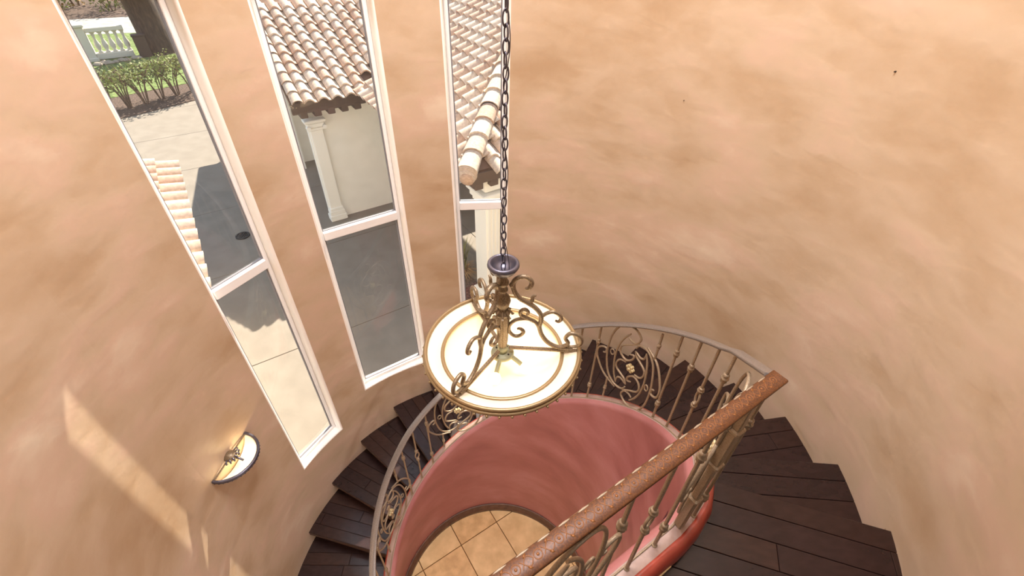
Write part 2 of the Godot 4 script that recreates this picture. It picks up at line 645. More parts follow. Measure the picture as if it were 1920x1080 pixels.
func window(n: int) -> void:
	var w: Array = WINDOWS[n]
	var mid: float = (w[0] + w[1]) / 2
	var half := deg_to_rad((w[1] - w[0]) / 2)
	var hw := R * sin(half)
	var out_dir := polar(1, mid)
	var side := Vector3.UP.cross(out_dir) * -1.0        # to the right as seen from inside
	var b := Basis(side, Vector3.UP, out_dir)
	var place := func(a: float, y: float, d: float) -> Vector3: return side * a + Vector3(0, y, 0) + out_dir * d
	var sill: float = w[2]
	var root := Node3D.new()
	root.name = "window_%d" % (n + 1)
	add_child(root)
	structure(root, ["tall narrow white window beside the wall sconce", "wide tall white window between two plaster piers", "tall narrow white window behind the lamp chain"][n], "window")
	# lining of the opening: rounded plaster nose, white reveal
	var d_in := R * cos(half)
	var d_frame := d_in + 0.075
	var d_out := R + WALL_T + 0.002
	var prof := [Vector2(-0.004, 0.004), Vector2(0.0, 0.0), Vector2(0.006, 0.001), Vector2(0.013, 0.005), Vector2(0.018, 0.013), Vector2(0.02, 0.025)]
	var rings := []
	var path := []          # a, y, inward x, inward y
	for i in 9:
		path.append([lerpf(-hw, hw, i / 8.0), sill, 0.0, 1.0])
	for i in 5:
		path.append([hw, lerpf(sill, HEAD, (i + 0.5) / 5.0), -1.0, 0.0])
	for i in 9:
		path.append([lerpf(hw, -hw, i / 8.0), HEAD, 0.0, -1.0])
	for i in 5:
		path.append([-hw, lerpf(HEAD, sill, (i + 0.5) / 5.0), 1.0, 0.0])
	path[0][2] = 1.0; path[8][2] = -1.0; path[14][2] = -1.0; path[22][2] = 1.0
	for q in path:
		var dw := sqrt(R * R - minf(q[0] * q[0], R * R))
		var ring := PackedVector3Array()
		for p in prof:
			ring.append(place.call(q[0] + q[2] * p.x, q[1] + q[3] * p.x, dw + p.y))
		ring.append(place.call(q[0] + q[2] * 0.02, q[1] + q[3] * 0.02, d_out))
		ring.append(place.call(q[0] - q[2] * 0.02, q[1] - q[3] * 0.02, d_out))
		ring.append(place.call(q[0] - q[2] * 0.02, q[1] - q[3] * 0.02, dw + 0.01))
		rings.append(ring)
	var mb := MB.new()
	mb.loft(rings, true, false, true)
	put(mb, "reveal", M.reveal_white, root)
	# frame of white bars
	var x := hw - 0.02
	var y0 := sill + 0.02
	var y1 := HEAD - 0.02
	var fw := 0.028
	var fd := 0.045
	var dc := d_frame + fd / 2
	var frame := sub("frame", root)
	for s in [-1.0, 1.0]:
		mb = MB.new()
		mb.box(place.call(s * (x - fw / 2), (y0 + y1) / 2, dc), Vector3(fw, y1 - y0, fd), b, 0.004)
		put(mb, "stile", M.window_white, frame)
	for y in [y0 + fw * 0.6, y1 - fw / 2]:
		mb = MB.new()
		mb.box(place.call(0, y, dc), Vector3(2 * x - 2 * fw, fw * (1.2 if y < 3 else 1.0), fd), b, 0.004)
		put(mb, "rail", M.window_white, frame)
	mb = MB.new()
	mb.box(place.call(0, 3.365, dc - 0.006), Vector3(2 * x - 2 * fw, 0.075, fd + 0.012), b, 0.006)
	put(mb, "transom", M.window_white, root)
	# gaskets and panes
	for z in [[y0 + fw * 1.2, 3.3275], [3.4025, y1 - fw]]:
		var gw := 2 * x - 2 * fw
		mb = MB.new()
		for s in [-1.0, 1.0]:
			mb.box(place.call(s * (gw / 2 - 0.004), (z[0] + z[1]) / 2, dc), Vector3(0.008, z[1] - z[0], 0.016), b)
		mb.box(place.call(0, z[0] + 0.003, dc), Vector3(gw - 0.016, 0.006, 0.016), b)
		mb.box(place.call(0, z[1] - 0.003, dc), Vector3(gw - 0.016, 0.006, 0.016), b)
		put(mb, "gasket", M.gasket, root)
		mb = MB.new()
		var c: Vector3 = place.call(0, (z[0] + z[1]) / 2, dc)
		var ex := side * (gw / 2 - 0.002)
		var ey := Vector3(0, (z[1] - z[0]) / 2 - 0.002, 0)
		mb.quad(c - ex - ey, c - ex + ey, c + ex + ey, c + ex - ey, -1)
		put(mb, "pane", M.window_glass, root)

# ------------------------------------------------------------------ ground floor of the well
func well_floor() -> void:
	var mb := MB.new()
	mb.lathe([Vector2(0, -0.3), Vector2(R + WALL_T, -0.3), Vector2(R + WALL_T, -0.012), Vector2(0, -0.012)], 64)
	var fl := structure(put(mb, "floor", M.grout), "honey travertine tile floor at the foot of the stairwell", "floor")
	var e1 := Vector3(cos(-0.6008), 0, sin(-0.6008))
	var e2 := Vector3(sin(-0.6008), 0, -cos(-0.6008))
	mb = MB.new()
	mb.box(Vector3.ZERO, Vector3(0.442, 0.012, 0.442), Basis.IDENTITY, 0.002)
	var me := mb.mesh()
	var o := Vector3(-0.4011, -0.006, -0.5297)
	for i in range(-5, 7):
		for j in range(-7, 5):
			var c := o + e1 * (i + 0.5) * 0.45 + e2 * (j + 0.5) * 0.45
			if Vector2(c.x, c.z).length() < 1.5:
				put(me, "tile", M.travertine if (i * 3 + j * 5) % 4 != 0 else M.travertine_warm, fl, Transform3D(Basis(e1, Vector3.UP, e1.cross(Vector3.UP)), c))

# centre line of the curb: from the stair foot up to the landing and along its edge
func curb_path() -> Array:
	var out := []
	var d := 207.0
	while d > -10.5:
		var p := polar(1.0, d)
		out.append([Vector2(p.x, p.z), curb_top(d)])
		d -= 3.0
	for q in [Vector2(0.99, 0.27), Vector2(0.968, 0.385), Vector2(0.93, 0.475), Vector2(0.862, 0.552)]:
		out.append([q, LAND + 0.15])
	out[-4][1] = curb_top(-15.3)
	var u := 0.3
	while u > -1.72:
		var p := house(u, 0.955)
		out.append([Vector2(p.x, p.z), LAND + 0.15])
		u -= 0.12
	return out

func offsets(path: Array) -> Array:
	var out := []
	for i in path.size():
		var a: Vector2 = path[maxi(0, i - 1)][0]
		var b: Vector2 = path[mini(path.size() - 1, i + 1)][0]
		var t := (b - a).normalized()
		var n := Vector2(-t.y, t.x)
		if n.dot(path[i][0]) < 0:
			n = -n
		out.append(n)
	return out

func well_wall() -> void:
	var path := curb_path()
	var nrm := offsets(path)
	# the plastered drum under the stairs with its rounded brim; the landing's edge is a low curb
	var mb := MB.new()
	var start := 0
	var run := 0.0
	var prev := []
	var prev_u := 0.0
	for i in path.size():
		var c: Vector2 = path[i][0]
		var n: Vector2 = nrm[i]
		var top: float = path[i][1]
		var bottom := 0.0 if i < 74 else LAND - 0.22
		var ring := PackedVector3Array()
		var vv := []
		for q in [Vector2(-0.055, -99), Vector2(-0.055, -0.05), Vector2(-0.053, -0.025), Vector2(-0.045, -0.01), Vector2(-0.03, -0.002), Vector2(-0.012, 0.0), Vector2(0.04, 0.0), Vector2(0.05, -0.02), Vector2(0.05, -99)]:
			var y: float = bottom if q.y < -50 else top + q.y
			ring.append(Vector3(c.x + n.x * q.x, y, c.y + n.y * q.x))
			vv.append(y + q.x * 0.8)
		if i > 0:
			run += (path[i][0] - path[i - 1][0]).length()
			for k in 8:
				var sg := 1 if k < 6 else (-1 if k == 7 else 2)
				mb.quad_uv(ring[k], prev[0][k], prev[0][k + 1], ring[k + 1], Vector2(run / 6.0, 1.0 - vv[k] / 4.0), Vector2(prev_u / 6.0, 1.0 - prev[1][k] / 4.0), Vector2(prev_u / 6.0, 1.0 - prev[1][k + 1] / 4.0), Vector2(run / 6.0, 1.0 - vv[k + 1] / 4.0), sg)
		prev = [ring, vv]
		prev_u = run
	mb.uv.resize(mb.v.size())
	mb.fix(0)
	# end faces
	var wall := structure(put(mb, "wall_well", M.well_plaster), "dusky red plaster drum wall round the open stairwell", "wall")
	# bright red rounded moulding on the stair side of the brim
	var rings := []
	for i in path.size():
		var c: Vector2 = path[i][0]
		var n: Vector2 = nrm[i]
		var top: float = path[i][1]
		var level: float = clampf((i - 68) / 6.0, 0.0, 1.0)
		var ring := PackedVector3Array()
		for q in [Vector2(0.035, 0.002), Vector2(0.052, 0.004), Vector2(0.066, -0.008), Vector2(0.076, -0.03), Vector2(0.082, -0.06), Vector2(0.084, -0.1), Vector2(0.08, -0.148), Vector2(0.035, -0.15)]:
			var k := lerpf(0.55, 1.0, level)
			ring.append(Vector3(c.x + n.x * (0.035 + (q.x - 0.035) * k), top + (q.y if q.y > -0.12 else lerpf(q.y * 2.0, q.y, level)), c.y + n.y * (0.035 + (q.x - 0.035) * k)))
		rings.append(ring)
	mb = MB.new()
	mb.loft(rings)
	put(mb, "moulding", M.curb_red, wall).set_meta("label", "glossy red rounded moulding on the stair side")
	rings = []
	for i in path.size():
		var c: Vector2 = path[i][0]
		var n: Vector2 = nrm[i]
		var top: float = path[i][1]
		var ring := PackedVector3Array()
		for q in [Vector2(-0.02, -0.01), Vector2(-0.02, 0.0015), Vector2(-0.017, 0.003), Vector2(0.035, 0.003), Vector2(0.038, 0.0015), Vector2(0.038, -0.01)]:
			ring.append(Vector3(c.x + n.x * q.x, top + q.y, c.y + n.y * q.x))
		rings.append(ring)
	mb = MB.new()
	mb.loft(rings)
	put(mb, "cap", M.curb_cap, wall).set_meta("label", "worn greyish pink top of the brim")
	# a place where the red paint has chipped off
	mb = MB.new()
	mb.prism(PackedVector2Array([Vector2(0.11, 3.232), Vector2(0.14, 3.247), Vector2(0.19, 3.246), Vector2(0.222, 3.238), Vector2(0.19, 3.222), Vector2(0.15, 3.214), Vector2(0.12, 3.21)]), 1.0, 1.0415, 0.001, Transform3D(Basis(HU, HV, Vector3.UP), Vector3.ZERO))
	put(mb, "chipped_spot", M.chip_cream, wall).set_meta("label", "cream spot where the red paint is chipped")
	# thin iron shoe rail along the brim carries the balusters: belongs to the railing, see railing()
	# stone skirting round the floor
	rings = []
	var d := 206.0
	while d > -17.0:
		var ring := PackedVector3Array()
		for q in [Vector2(0.946, 0.0), Vector2(0.91, 0.0), Vector2(0.91, 0.055), Vector2(0.918, 0.06), Vector2(0.918, 0.085), Vector2(0.928, 0.09), Vector2(0.93, 0.105), Vector2(0.946, 0.112)]:
			ring.append(polar(q.x, d, q.y))
		rings.append(ring)
		d -= 4.0
	mb = MB.new()
	mb.loft(rings)
	var base := put(mb, "baseboard_well", M.baseboard_stone)
	structure(base, "brown stepped skirting round the foot of the red drum wall", "baseboard")

# ------------------------------------------------------------------ stairs and landing
func strips(poly: PackedVector2Array, e: Vector2, f: Vector2, o: Vector2, width: float, count: int, seed_: int, first := -1.0) -> Array:
	var r := RandomNumberGenerator.new()
	r.seed = seed_
	var out := []
	var at := 0.0
	for i in count:
		var wd := first if i == 0 and first > 0 else width
		var lo := at + 0.0012
		var hi := at + wd - 0.0012
		at += wd
		var cut := r.randf_range(0.15, 0.9) + 1.0
		var spans := [[-3.5, cut - 0.001], [cut + 0.001, cut + 0.9], [cut + 0.902, 6.0]] if i > 0 else [[-3.5, 6.0]]
		for s in spans:
			var rect := PackedVector2Array([o + e * s[0] + f * lo, o + e * s[1] + f * lo, o + e * s[1] + f * hi, o + e * s[0] + f * hi])
			for p in Geometry2D.intersect_polygons(poly, rect):
				var area := 0.0
				for k in p.size():
					area += p[k].cross(p[(k + 1) % p.size()])
				if absf(area) > 0.0016:
					out.append([p, i, s[0] > -3.0])
	return out

func staircase() -> void:
	var st := thing("staircase", "curving flight of dark brown plank treads round the red stairwell drum", "staircase")
	for k in range(-2, TOP_K):
		var a := TH0 + k * DTH
		var b := a + DTH - 0.035
		var y := H0 + k * RISE
		var wedge := PackedVector2Array()
		var inner := 1.045
		var r_out := R + 0.03
		for i in 7:
			var t := lerpf(a, b, i / 6.0)
			wedge.append(Vector2(r_out * cos(t), -r_out * sin(t)))
		for i in 4:
			var t := lerpf(b, a, i / 3.0)
			wedge.append(Vector2(inner * cos(t), -inner * sin(t)))
		var mb := MB.new()
		mb.prism(wedge, y - 0.05, y - 0.012)
		# riser set back under the nosing
		var ra := a - 0.022
		var rb := a - 0.036
		mb.prism(PackedVector2Array([Vector2(r_out * cos(ra), -r_out * sin(ra)), Vector2(inner * cos(ra), -inner * sin(ra)), Vector2(inner * cos(rb), -inner * sin(rb)), Vector2(r_out * cos(rb), -r_out * sin(rb))]), y - RISE - 0.02, y - 0.03)
		var tread := put(mb, "tread", M.tread_core, st)
		var e := Vector2(cos(a), -sin(a))
		var f := Vector2(sin(a), cos(a))
		for s in strips(wedge, e, f, Vector2.ZERO, 0.112, 6, 100 + k, 0.1):
			mb = MB.new()
			mb.prism(s[0], y - (0.052 if s[1] == 0 else 0.012), y, 0.002)
			put(mb, "plank", M["tread_%d" % ((s[1] * 3 + k + 8 + (1 if s[2] else 0)) % 4)], tread)
	# the landing: planks run with its front nosing
	var a := TH0 + TOP_K * DTH
	var e := Vector2(cos(a), -sin(a))
	var f := Vector2(sin(a), cos(a))
	var disc := PackedVector2Array()
	for i in 72:
		disc.append(Vector2((R + 0.03) * cos(TAU * i / 72), (R + 0.03) * sin(TAU * i / 72)))
	var edge := PackedVector2Array()
	for q in [[0.93, 1.02], [-3.0, 1.02], [-3.0, 3.2], [4.0, 3.2], [4.0, -3.0]]:
		var p := house(q[0], q[1])
		edge.append(Vector2(p.x, p.z))
	# keep what lies behind the front nosing and outside the curb
	var half := PackedVector2Array([e * 0.5, e * 4.0, e * 4.0 + f * 4.0, e * -4.0 + f * 4.0, e * -4.0 + f * 0.0, e * 0.5])
	half = PackedVector2Array([e * -4.0, e * 4.0, e * 4.0 + f * 4.0, e * -4.0 + f * 4.0])
	var poly: PackedVector2Array = Geometry2D.intersect_polygons(disc, half)[0]
	var curb := PackedVector2Array()
	for q in [[-3.0, 1.02], [0.42, 1.02]]:
		var p := house(q[0], q[1])
		curb.append(Vector2(p.x, p.z))
	for q in [Vector2(0.99, 0.50), Vector2(1.035, 0.40), Vector2(1.04, 0.2), Vector2(0.0, -0.6), Vector2(-3.0, 0.5)]:
		curb.append(q)
	var left := Geometry2D.clip_polygons(poly, curb)
	var best: PackedVector2Array = left[0]
	for q in left:
		var ar := 0.0
		var br := 0.0
		for i in q.size():
			ar += q[i].cross(q[(i + 1) % q.size()])
		for i in best.size():
			br += best[i].cross(best[(i + 1) % best.size()])
		if absf(ar) > absf(br):
			best = q
	var mb := MB.new()
	mb.prism(best, LAND - 0.2, LAND - 0.012)
	var land := structure(put(mb, "floor_landing", M.tread_core), "dark brown plank landing at the head of the stairs", "floor")
	for s in strips(best, e, f, Vector2.ZERO, 0.12, 18, 700, 0.1):
		mb = MB.new()
		mb.prism(s[0], LAND - (0.052 if s[1] == 0 else 0.012), LAND, 0.002)
		put(mb, "plank", M["tread_%d" % ((s[1] * 3 + (1 if s[2] else 0)) % 4)], land)

# the upper hall behind the camera, closes the tower; its unseen window is added to let in daylight
func upper_hall() -> void:
	var b := Basis(HU, Vector3.UP, HV)
	var mb := MB.new()
	mb.box(house(-0.35, 3.6, LAND - 0.11), Vector3(3.4, 0.2, 4.0), b)
	structure(put(mb, "floor_hall", M.tread_0), "dark timber floor of the upper hall", "floor")
	mb = MB.new()
	mb.box(house(-0.35, 3.4, 5.85), Vector3(3.6, 0.2, 4.6), b)
	structure(put(mb, "ceiling_hall", M.ceiling_white), "pale ceiling of the upper hall", "ceiling")
	mb = MB.new()
	mb.box(house(-2.0, 3.25, 4.46), Vector3(0.15, 2.6, 4.6), b)
	structure(put(mb, "wall_hall_left", M.hall_plaster), "tan plaster side wall of the upper hall, long one", "wall")
	mb = MB.new()
	mb.box(house(1.3, 3.65, 4.46), Vector3(0.15, 2.6, 3.8), b)
	structure(put(mb, "wall_hall_right", M.hall_plaster), "tan plaster side wall of the upper hall, short one", "wall")
	# end wall, its wide opening added to let daylight in
	mb = MB.new()
	mb.box(house(-0.35, 5.55, 3.5), Vector3(3.3, 0.7, 0.15), b)
	mb.box(house(-0.35, 5.55, 5.65), Vector3(3.3, 0.25, 0.15), b)
	mb.box(house(-1.75, 5.55, 4.7), Vector3(0.5, 1.7, 0.15), b)
	mb.box(house(1.05, 5.55, 4.7), Vector3(0.5, 1.7, 0.15), b)
	structure(put(mb, "wall_hall_end", M.hall_plaster), "end wall of the upper hall with a wide opening added for daylight", "wall")

# ------------------------------------------------------------------ railing
const SCROLLS := [
	[[-0.085, -0.301], [-0.167, -0.27], [-0.218, -0.226], [-0.263, -0.148], [-0.282, -0.092], [-0.278, -0.026], [-0.246, 0.009], [-0.217, 0.01], [-0.218, -0.029], [-0.237, -0.042]],
	[[-0.003, -0.21], [-0.019, -0.25], [-0.057, -0.273], [-0.109, -0.268], [-0.161, -0.216], [-0.193, -0.116], [-0.209, 0.009], [-0.202, 0.148], [-0.175, 0.25], [-0.137, 0.313], [-0.077, 0.350], [-0.027, 0.352], [0.013, 0.324], [0.016, 0.289], [-0.009, 0.245], [-0.046, 0.237], [-0.073, 0.247]],
	[[-0.088, -0.243], [-0.121, -0.158], [-0.14, -0.017], [-0.132, 0.114], [-0.101, 0.219], [-0.064, 0.289]],
	[[0.021, 0.261], [-0.04, 0.205], [-0.103, 0.142], [-0.113, 0.085], [-0.085, 0.047], [-0.042, 0.043], [-0.001, 0.093], [0.0, 0.132], [-0.031, 0.115]],
	[[-0.046, 0.02], [-0.093, 0.002], [-0.117, -0.05], [-0.108, -0.098], [-0.06, -0.126], [-0.023, -0.145], [-0.003, -0.182]],
	[[-0.09, -0.235], [-0.082, -0.185], [-0.052, -0.165], [-0.011, -0.181]],
]
const SLOPE := 0.83

# spot: Callable(s along the climb, t upwards) -> point; facing: normal of the panel at its heart
func scroll_panel(parent: Node3D, spot: Callable, facing: Vector3, lean: float, tall: float) -> void:
	var panel := sub("scroll_panel", parent)
	var at := func(s: float, t: float) -> Vector3: return spot.call(s, (t - SLOPE * s) * tall + lean * s)
	for sg in [1.0, -1.0]:
		for q in SCROLLS:
			var pts := []
			for p in q:
				pts.append(at.call(p[0] * sg, p[1] * sg))
			var line := smooth(pts, 5)
			var rad := []
			for i in line.size():
				rad.append(0.0072 * (0.72 + 0.28 * minf(1.0, minf(i, line.size() - 1 - i) / 6.0)))
			var mb := MB.new()
			mb.tube(line, rad, 8)
			put(mb, "scroll", M.iron, panel)
		# small ring and a short stub bar
		var ring := []
		for i in 12:
			var a := TAU * i / 12
			ring.append(at.call(sg * -0.168 + 0.016 * cos(a), sg * 0.017 + 0.026 * sin(a)))
		var mr := MB.new()
		mr.tube(smooth(ring, 2, true), 0.0045, 6, true)
		put(mr, "ring", M.iron, panel)
		mr = MB.new()
		var foot: Vector3 = at.call(sg * -0.16, sg * (-0.352 - 0.145))
		var head: Vector3 = at.call(sg * -0.16, sg * (-0.352 + 0.085))
		mr.tube(PackedVector3Array([foot, foot.lerp(head, 0.5), head]), 0.0075, 8)
		mr.ball(foot.lerp(head, 0.45), 0.014, 8, 1.3)
		mr.ball(foot.lerp(head, 0.55), 0.012, 8, 1.0)
		put(mr, "stub_bar", M.iron, panel)
	# gilded rosette at the heart
	var c: Vector3 = at.call(0.0, 0.0)
	var n := facing.normalized()
	var side := n.cross(Vector3.UP).normalized()
	var rose := MB.new()
	for z in [-1.0, 1.0]:
		for i in 6:
			var a := TAU * i / 6
			var d := side * cos(a) + Vector3.UP * sin(a)
			rose.lathe([Vector2(0, -0.016), Vector2(0.008, -0.011), Vector2(0.0125, 0.002), Vector2(0.009, 0.012), Vector2(0, 0.016)], 8, Transform3D(Basis(n.cross(d), d, n * 0.6), c + d * 0.019 + n * z * 0.006))
		rose.ball(c + n * z * 0.012, 0.01, 8)
	put(rose, "rosette", M.gold_leaf, panel).set_meta("label", "small gilded flower")

func baluster(parent: Node3D, foot: Vector3, head: Vector3, kind: int, along: Vector3) -> void:
	var h := head.y - foot.y
	var mb := MB.new()
	var at := func(f: float) -> Vector3: return foot.lerp(head, f)
	if kind == 1:
		mb.tube(PackedVector3Array([at.call(0.0), at.call(0.2), at.call(0.44)]), 0.0078, 8)
		mb.tube(PackedVector3Array([at.call(0.56), at.call(0.8), at.call(1.0)]), 0.0078, 8)
	else:
		mb.tube(PackedVector3Array([at.call(0.0), at.call(0.25), at.call(0.5), at.call(0.75), at.call(1.0)]), 0.0078, 8)
	mb.lathe([Vector2(0, -0.002), Vector2(0.013, -0.002), Vector2(0.013, 0.006), Vector2(0.009, 0.012), Vector2(0, 0.012)], 8, Transform3D(Basis.IDENTITY, foot))
	var bar := put(mb, "baluster", M.iron, parent)
	var spots: Array = [[0.2, 0.8], [0.42, 0.58], [0.72]][kind]
	for f in spots:
		var c := MB.new()
		c.lathe([Vector2(0, -0.03), Vector2(0.009, -0.028), Vector2(0.015, -0.02), Vector2(0.010, -0.012), Vector2(0.0175, -0.004), Vector2(0.0175, 0.004), Vector2(0.010, 0.012), Vector2(0.015, 0.02), Vector2(0.009, 0.028), Vector2(0, 0.03)], 8, Transform3D(Basis.IDENTITY.scaled(Vector3(1, 1.0 if kind != 1 else 0.7, 1)), at.call(f)))
		put(c, "collar", M.iron, bar)
	if kind == 1:
		var ring := []
		for i in 14:
			var a := TAU * i / 14
			ring.append(at.call(0.5) + along * 0.019 * cos(a) + Vector3(0, 0.042 * sin(a), 0))
		var c := MB.new()
		c.tube(smooth(ring, 2, true), 0.006, 8, true)
		put(c, "ring", M.iron, bar)

func rail_path() -> Array:
	var pts := []
	var d := 207.0
	while d > -7.0:
		pts.append(polar(1.0, d, rail_y(d)))
		d -= 3.0
	var last: Vector3 = pts[-1]
	var way := [Vector2(0.99, 0.19), Vector2(0.975, 0.30), Vector2(0.952, 0.40), Vector2(0.925, 0.495)]
	for i in way.size():
		pts.append(Vector3(way[i].x, lerpf(last.y, 4.2, (i + 1) / 4.0), way[i].y))
	return pts

func bar_loft(pts: PackedVector3Array, prof: Array) -> MB:
	var rings := []
	for i in pts.size():
		var t := (pts[mini(i + 1, pts.size() - 1)] - pts[maxi(i - 1, 0)]).normalized()
		var side := t.cross(Vector3.UP).normalized()
		var up := side.cross(t)
		var ring := PackedVector3Array()
		for q in prof:
			ring.append(pts[i] + side * q.x + up * q.y)
		rings.append(ring)
	var mb := MB.new()
	mb.loft(rings)
	return mb

func railing() -> void:
	var rt := thing("stair_railing", "wrought iron stair railing with scroll panels and embossed bronze handrail", "railing")
	var prof := [Vector2(-0.027, 0.0), Vector2(-0.027, 0.009), Vector2(-0.024, 0.012), Vector2(0.024, 0.012), Vector2(0.027, 0.009), Vector2(0.027, 0.0), Vector2(0.024, -0.002), Vector2(-0.024, -0.002)]
	var climb := PackedVector3Array(rail_path())
	put(bar_loft(climb, prof), "handrail", M.rail_grey, rt).set_meta("label", "grey handrail of the flight")
	var corner := climb[-1]
	var level := PackedVector3Array()
	var cu := corner.dot(HU)
	for i in 21:
		level.append(house(lerpf(cu + 0.02, -1.75, i / 20.0), 0.945, 4.2))
	put(bar_loft(level, prof), "handrail", M.rail_bronze, rt).set_meta("label", "brown embossed bronze handrail of the landing")
	# embossed vine on the level rail: rings, leaves and a scalloped edge, all worked into its top
	var em := MB.new()
	var sc := MB.new()
	var u := cu - 0.02
	var n := 0
	while u > -1.7:
		var c := house(u, 0.943, 4.2114)
		var ring := []
		for i in 10:
			var a := TAU * i / 10
			ring.append(c + HU * 0.011 * cos(a) + HV * 0.011 * sin(a))
		em.tube(PackedVector3Array(ring), 0.0016, 5, true)
		em.ball(c, 0.0045, 6, 0.6)
		for s in [-1.0, 1.0]:
			var w := []
			for i in 6:
				var f := i / 5.0
				w.append(c - HU * (0.014 + 0.034 * f) + HV * (s * 0.012 * sin(f * PI * 1.3)))
			em.tube(smooth(w, 2), 0.0015, 5)
			em.lathe([Vector2(0, -0.009), Vector2(0.004, 0.0), Vector2(0, 0.009)], 5, Transform3D(Basis(HU.rotated(Vector3.UP, s * 0.7), 0.0).scaled(Vector3.ONE) if false else Basis(Vector3.UP.cross((HU + HV * s * 0.7).normalized()), (HU + HV * s * 0.7).normalized(), Vector3.UP * 0.6), c - HU * 0.03 + HV * s * 0.014))
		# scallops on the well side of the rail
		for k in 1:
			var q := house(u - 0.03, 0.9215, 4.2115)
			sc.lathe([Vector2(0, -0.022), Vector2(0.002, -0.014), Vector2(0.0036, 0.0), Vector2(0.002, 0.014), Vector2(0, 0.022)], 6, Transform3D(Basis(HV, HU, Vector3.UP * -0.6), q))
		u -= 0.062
		n += 1
	tag(put(em, "embossing", M.rail_relief, rt), "", "", "", "stuff")
	tag(put(sc, "edge_scallops", M.scallop_highlight, rt), "", "", "", "stuff")
	# shoe bar along the brim
	var path := curb_path()
	var shoe := PackedVector3Array()
	for i in path.size():
		var c: Vector2 = path[i][0]
		var k := 0.99
		shoe.append(Vector3(c.x * k, path[i][1] + 0.006, c.y * k))
	var mb := MB.new()
	mb.tube(shoe, 0.0045, 6)
	put(mb, "shoe_bar", M.iron, rt)
	# balusters on the flight
	for q in [[200.6, 0], [193.0, 2], [185.0, 1], [177.2, 0], [144.7, 0], [136.9, 1], [128.9, 0], [95.0, 0], [87.0, 2], [78.8, 1], [70.6, 2], [62.6, 0], [54.9, 2], [47.2, 0], [13.2, 0], [4.8, 2], [-3.9, 1], [-12.4, 0]]:
		var d: float = q[0]
		var foot := polar(1.0, d, curb_top(d) - 0.004)
		var head := polar(1.0, d, rail_y(d) + 0.004)
		var a := deg_to_rad(d)
		baluster(rt, foot, head, q[1], Vector3(sin(a), 0, cos(a)))
	# scroll panels on the flight
	for d in [160.4, 112.2, 30.6, -28.4]:
		var c: float = (curb_top(d) + rail_y(d)) / 2.0
		if d < 0.0:
			c = 3.74
		var shrink := 1.0 if d > 0.0 else 0.93
		var dd: float = d
		var spot := func(s: float, t: float) -> Vector3: return polar(1.0 if dd > 0.0 else 1.0 - 0.03 * clampf(s * 3.0, -1.0, 1.0), dd - rad_to_deg(s * shrink), c + t)
		scroll_panel(rt, spot, polar(1, d), SLOPE if d > 0.0 else 0.55, 0.93)
	# newel where the flight meets the landing
	var b := Basis(HU, Vector3.UP, HV)
	var foot := house(0.333, 0.955, LAND + 0.15)
	mb = MB.new()
	mb.box(foot + Vector3(0, 0.12, 0), Vector3(0.036, 0.24, 0.036), b, 0.005)
	mb.box(foot + Vector3(0, 0.38, 0), Vector3(0.03, 0.24, 0.03), b, 0.005)
	mb.box(foot + Vector3(0, 0.62, 0), Vector3(0.036, 0.2, 0.036), b, 0.005)
	mb.box(foot + Vector3(0, 0.78, 0), Vector3(0.032, 0.18, 0.032), b, 0.004)
	var newel := put(mb, "newel_post", M.iron, rt)
	for y in [0.25, 0.51, 0.73]:
		mb = MB.new()
		mb.box(foot + Vector3(0, y, 0), Vector3(0.048, 0.022, 0.048), b, 0.006)
		put(mb, "collar", M.iron, newel)
	baluster(rt, house(0.415, 0.965, LAND + 0.15), house(0.415, 0.955, 4.2), 0, HU)
	# level guard along the landing
	for q in [[0.181, 0], [0.021, 1], [-0.151, 2], [-0.76, 0], [-0.92, 1], [-1.08, 2], [-1.24, 0], [-1.4, 1], [-1.56, 2]]:
		baluster(rt, house(q[0], 0.955, LAND + 0.15), house(q[0], 0.95, 4.2), q[1], HU)
	var spot := func(s: float, t: float) -> Vector3: return house(-0.455 - s, 0.968, 3.76 + t)
	scroll_panel(rt, spot, HV, 0.0, 0.98)

# ------------------------------------------------------------------ pendant lamp
const ARM := {
	"main": [[0.092, 4.125], [0.108, 4.127], [0.119, 4.154], [0.107, 4.178], [0.083, 4.187], [0.056, 4.175], [0.042, 4.149], [0.047, 4.108], [0.069, 4.071], [0.106, 4.045], [0.14, 4.018], [0.166, 3.98], [0.17, 3.944], [0.165, 3.902], [0.18, 3.849], [0.214, 3.801], [0.263, 3.775], [0.327, 3.768]],
	"b1": [[0.169, 3.965], [0.193, 3.989], [0.221, 3.999], [0.248, 3.983], [0.258, 3.961], [0.248, 3.942], [0.233, 3.947]],
	"b2": [[0.167, 3.891], [0.149, 3.927], [0.122, 3.946], [0.092, 3.949], [0.055, 3.936], [0.03, 3.902], [0.03, 3.865], [0.053, 3.837], [0.08, 3.841], [0.095, 3.866], [0.079, 3.885], [0.066, 3.882]],
	"b3": [[0.137, 3.937], [0.106, 3.955], [0.08, 3.969], [0.079, 3.994], [0.097, 4.005], [0.112, 3.989], [0.106, 3.972]],
	"leaf": [[0.106, 4.045], [0.124, 4.056], [0.126, 4.078], [0.14, 4.09]],
	"end": [[0.263, 3.775], [0.303, 3.802], [0.288, 3.84], [0.311, 3.872], [0.351, 3.856], [0.363, 3.818], [0.343, 3.788], [0.301, 3.784]],
}

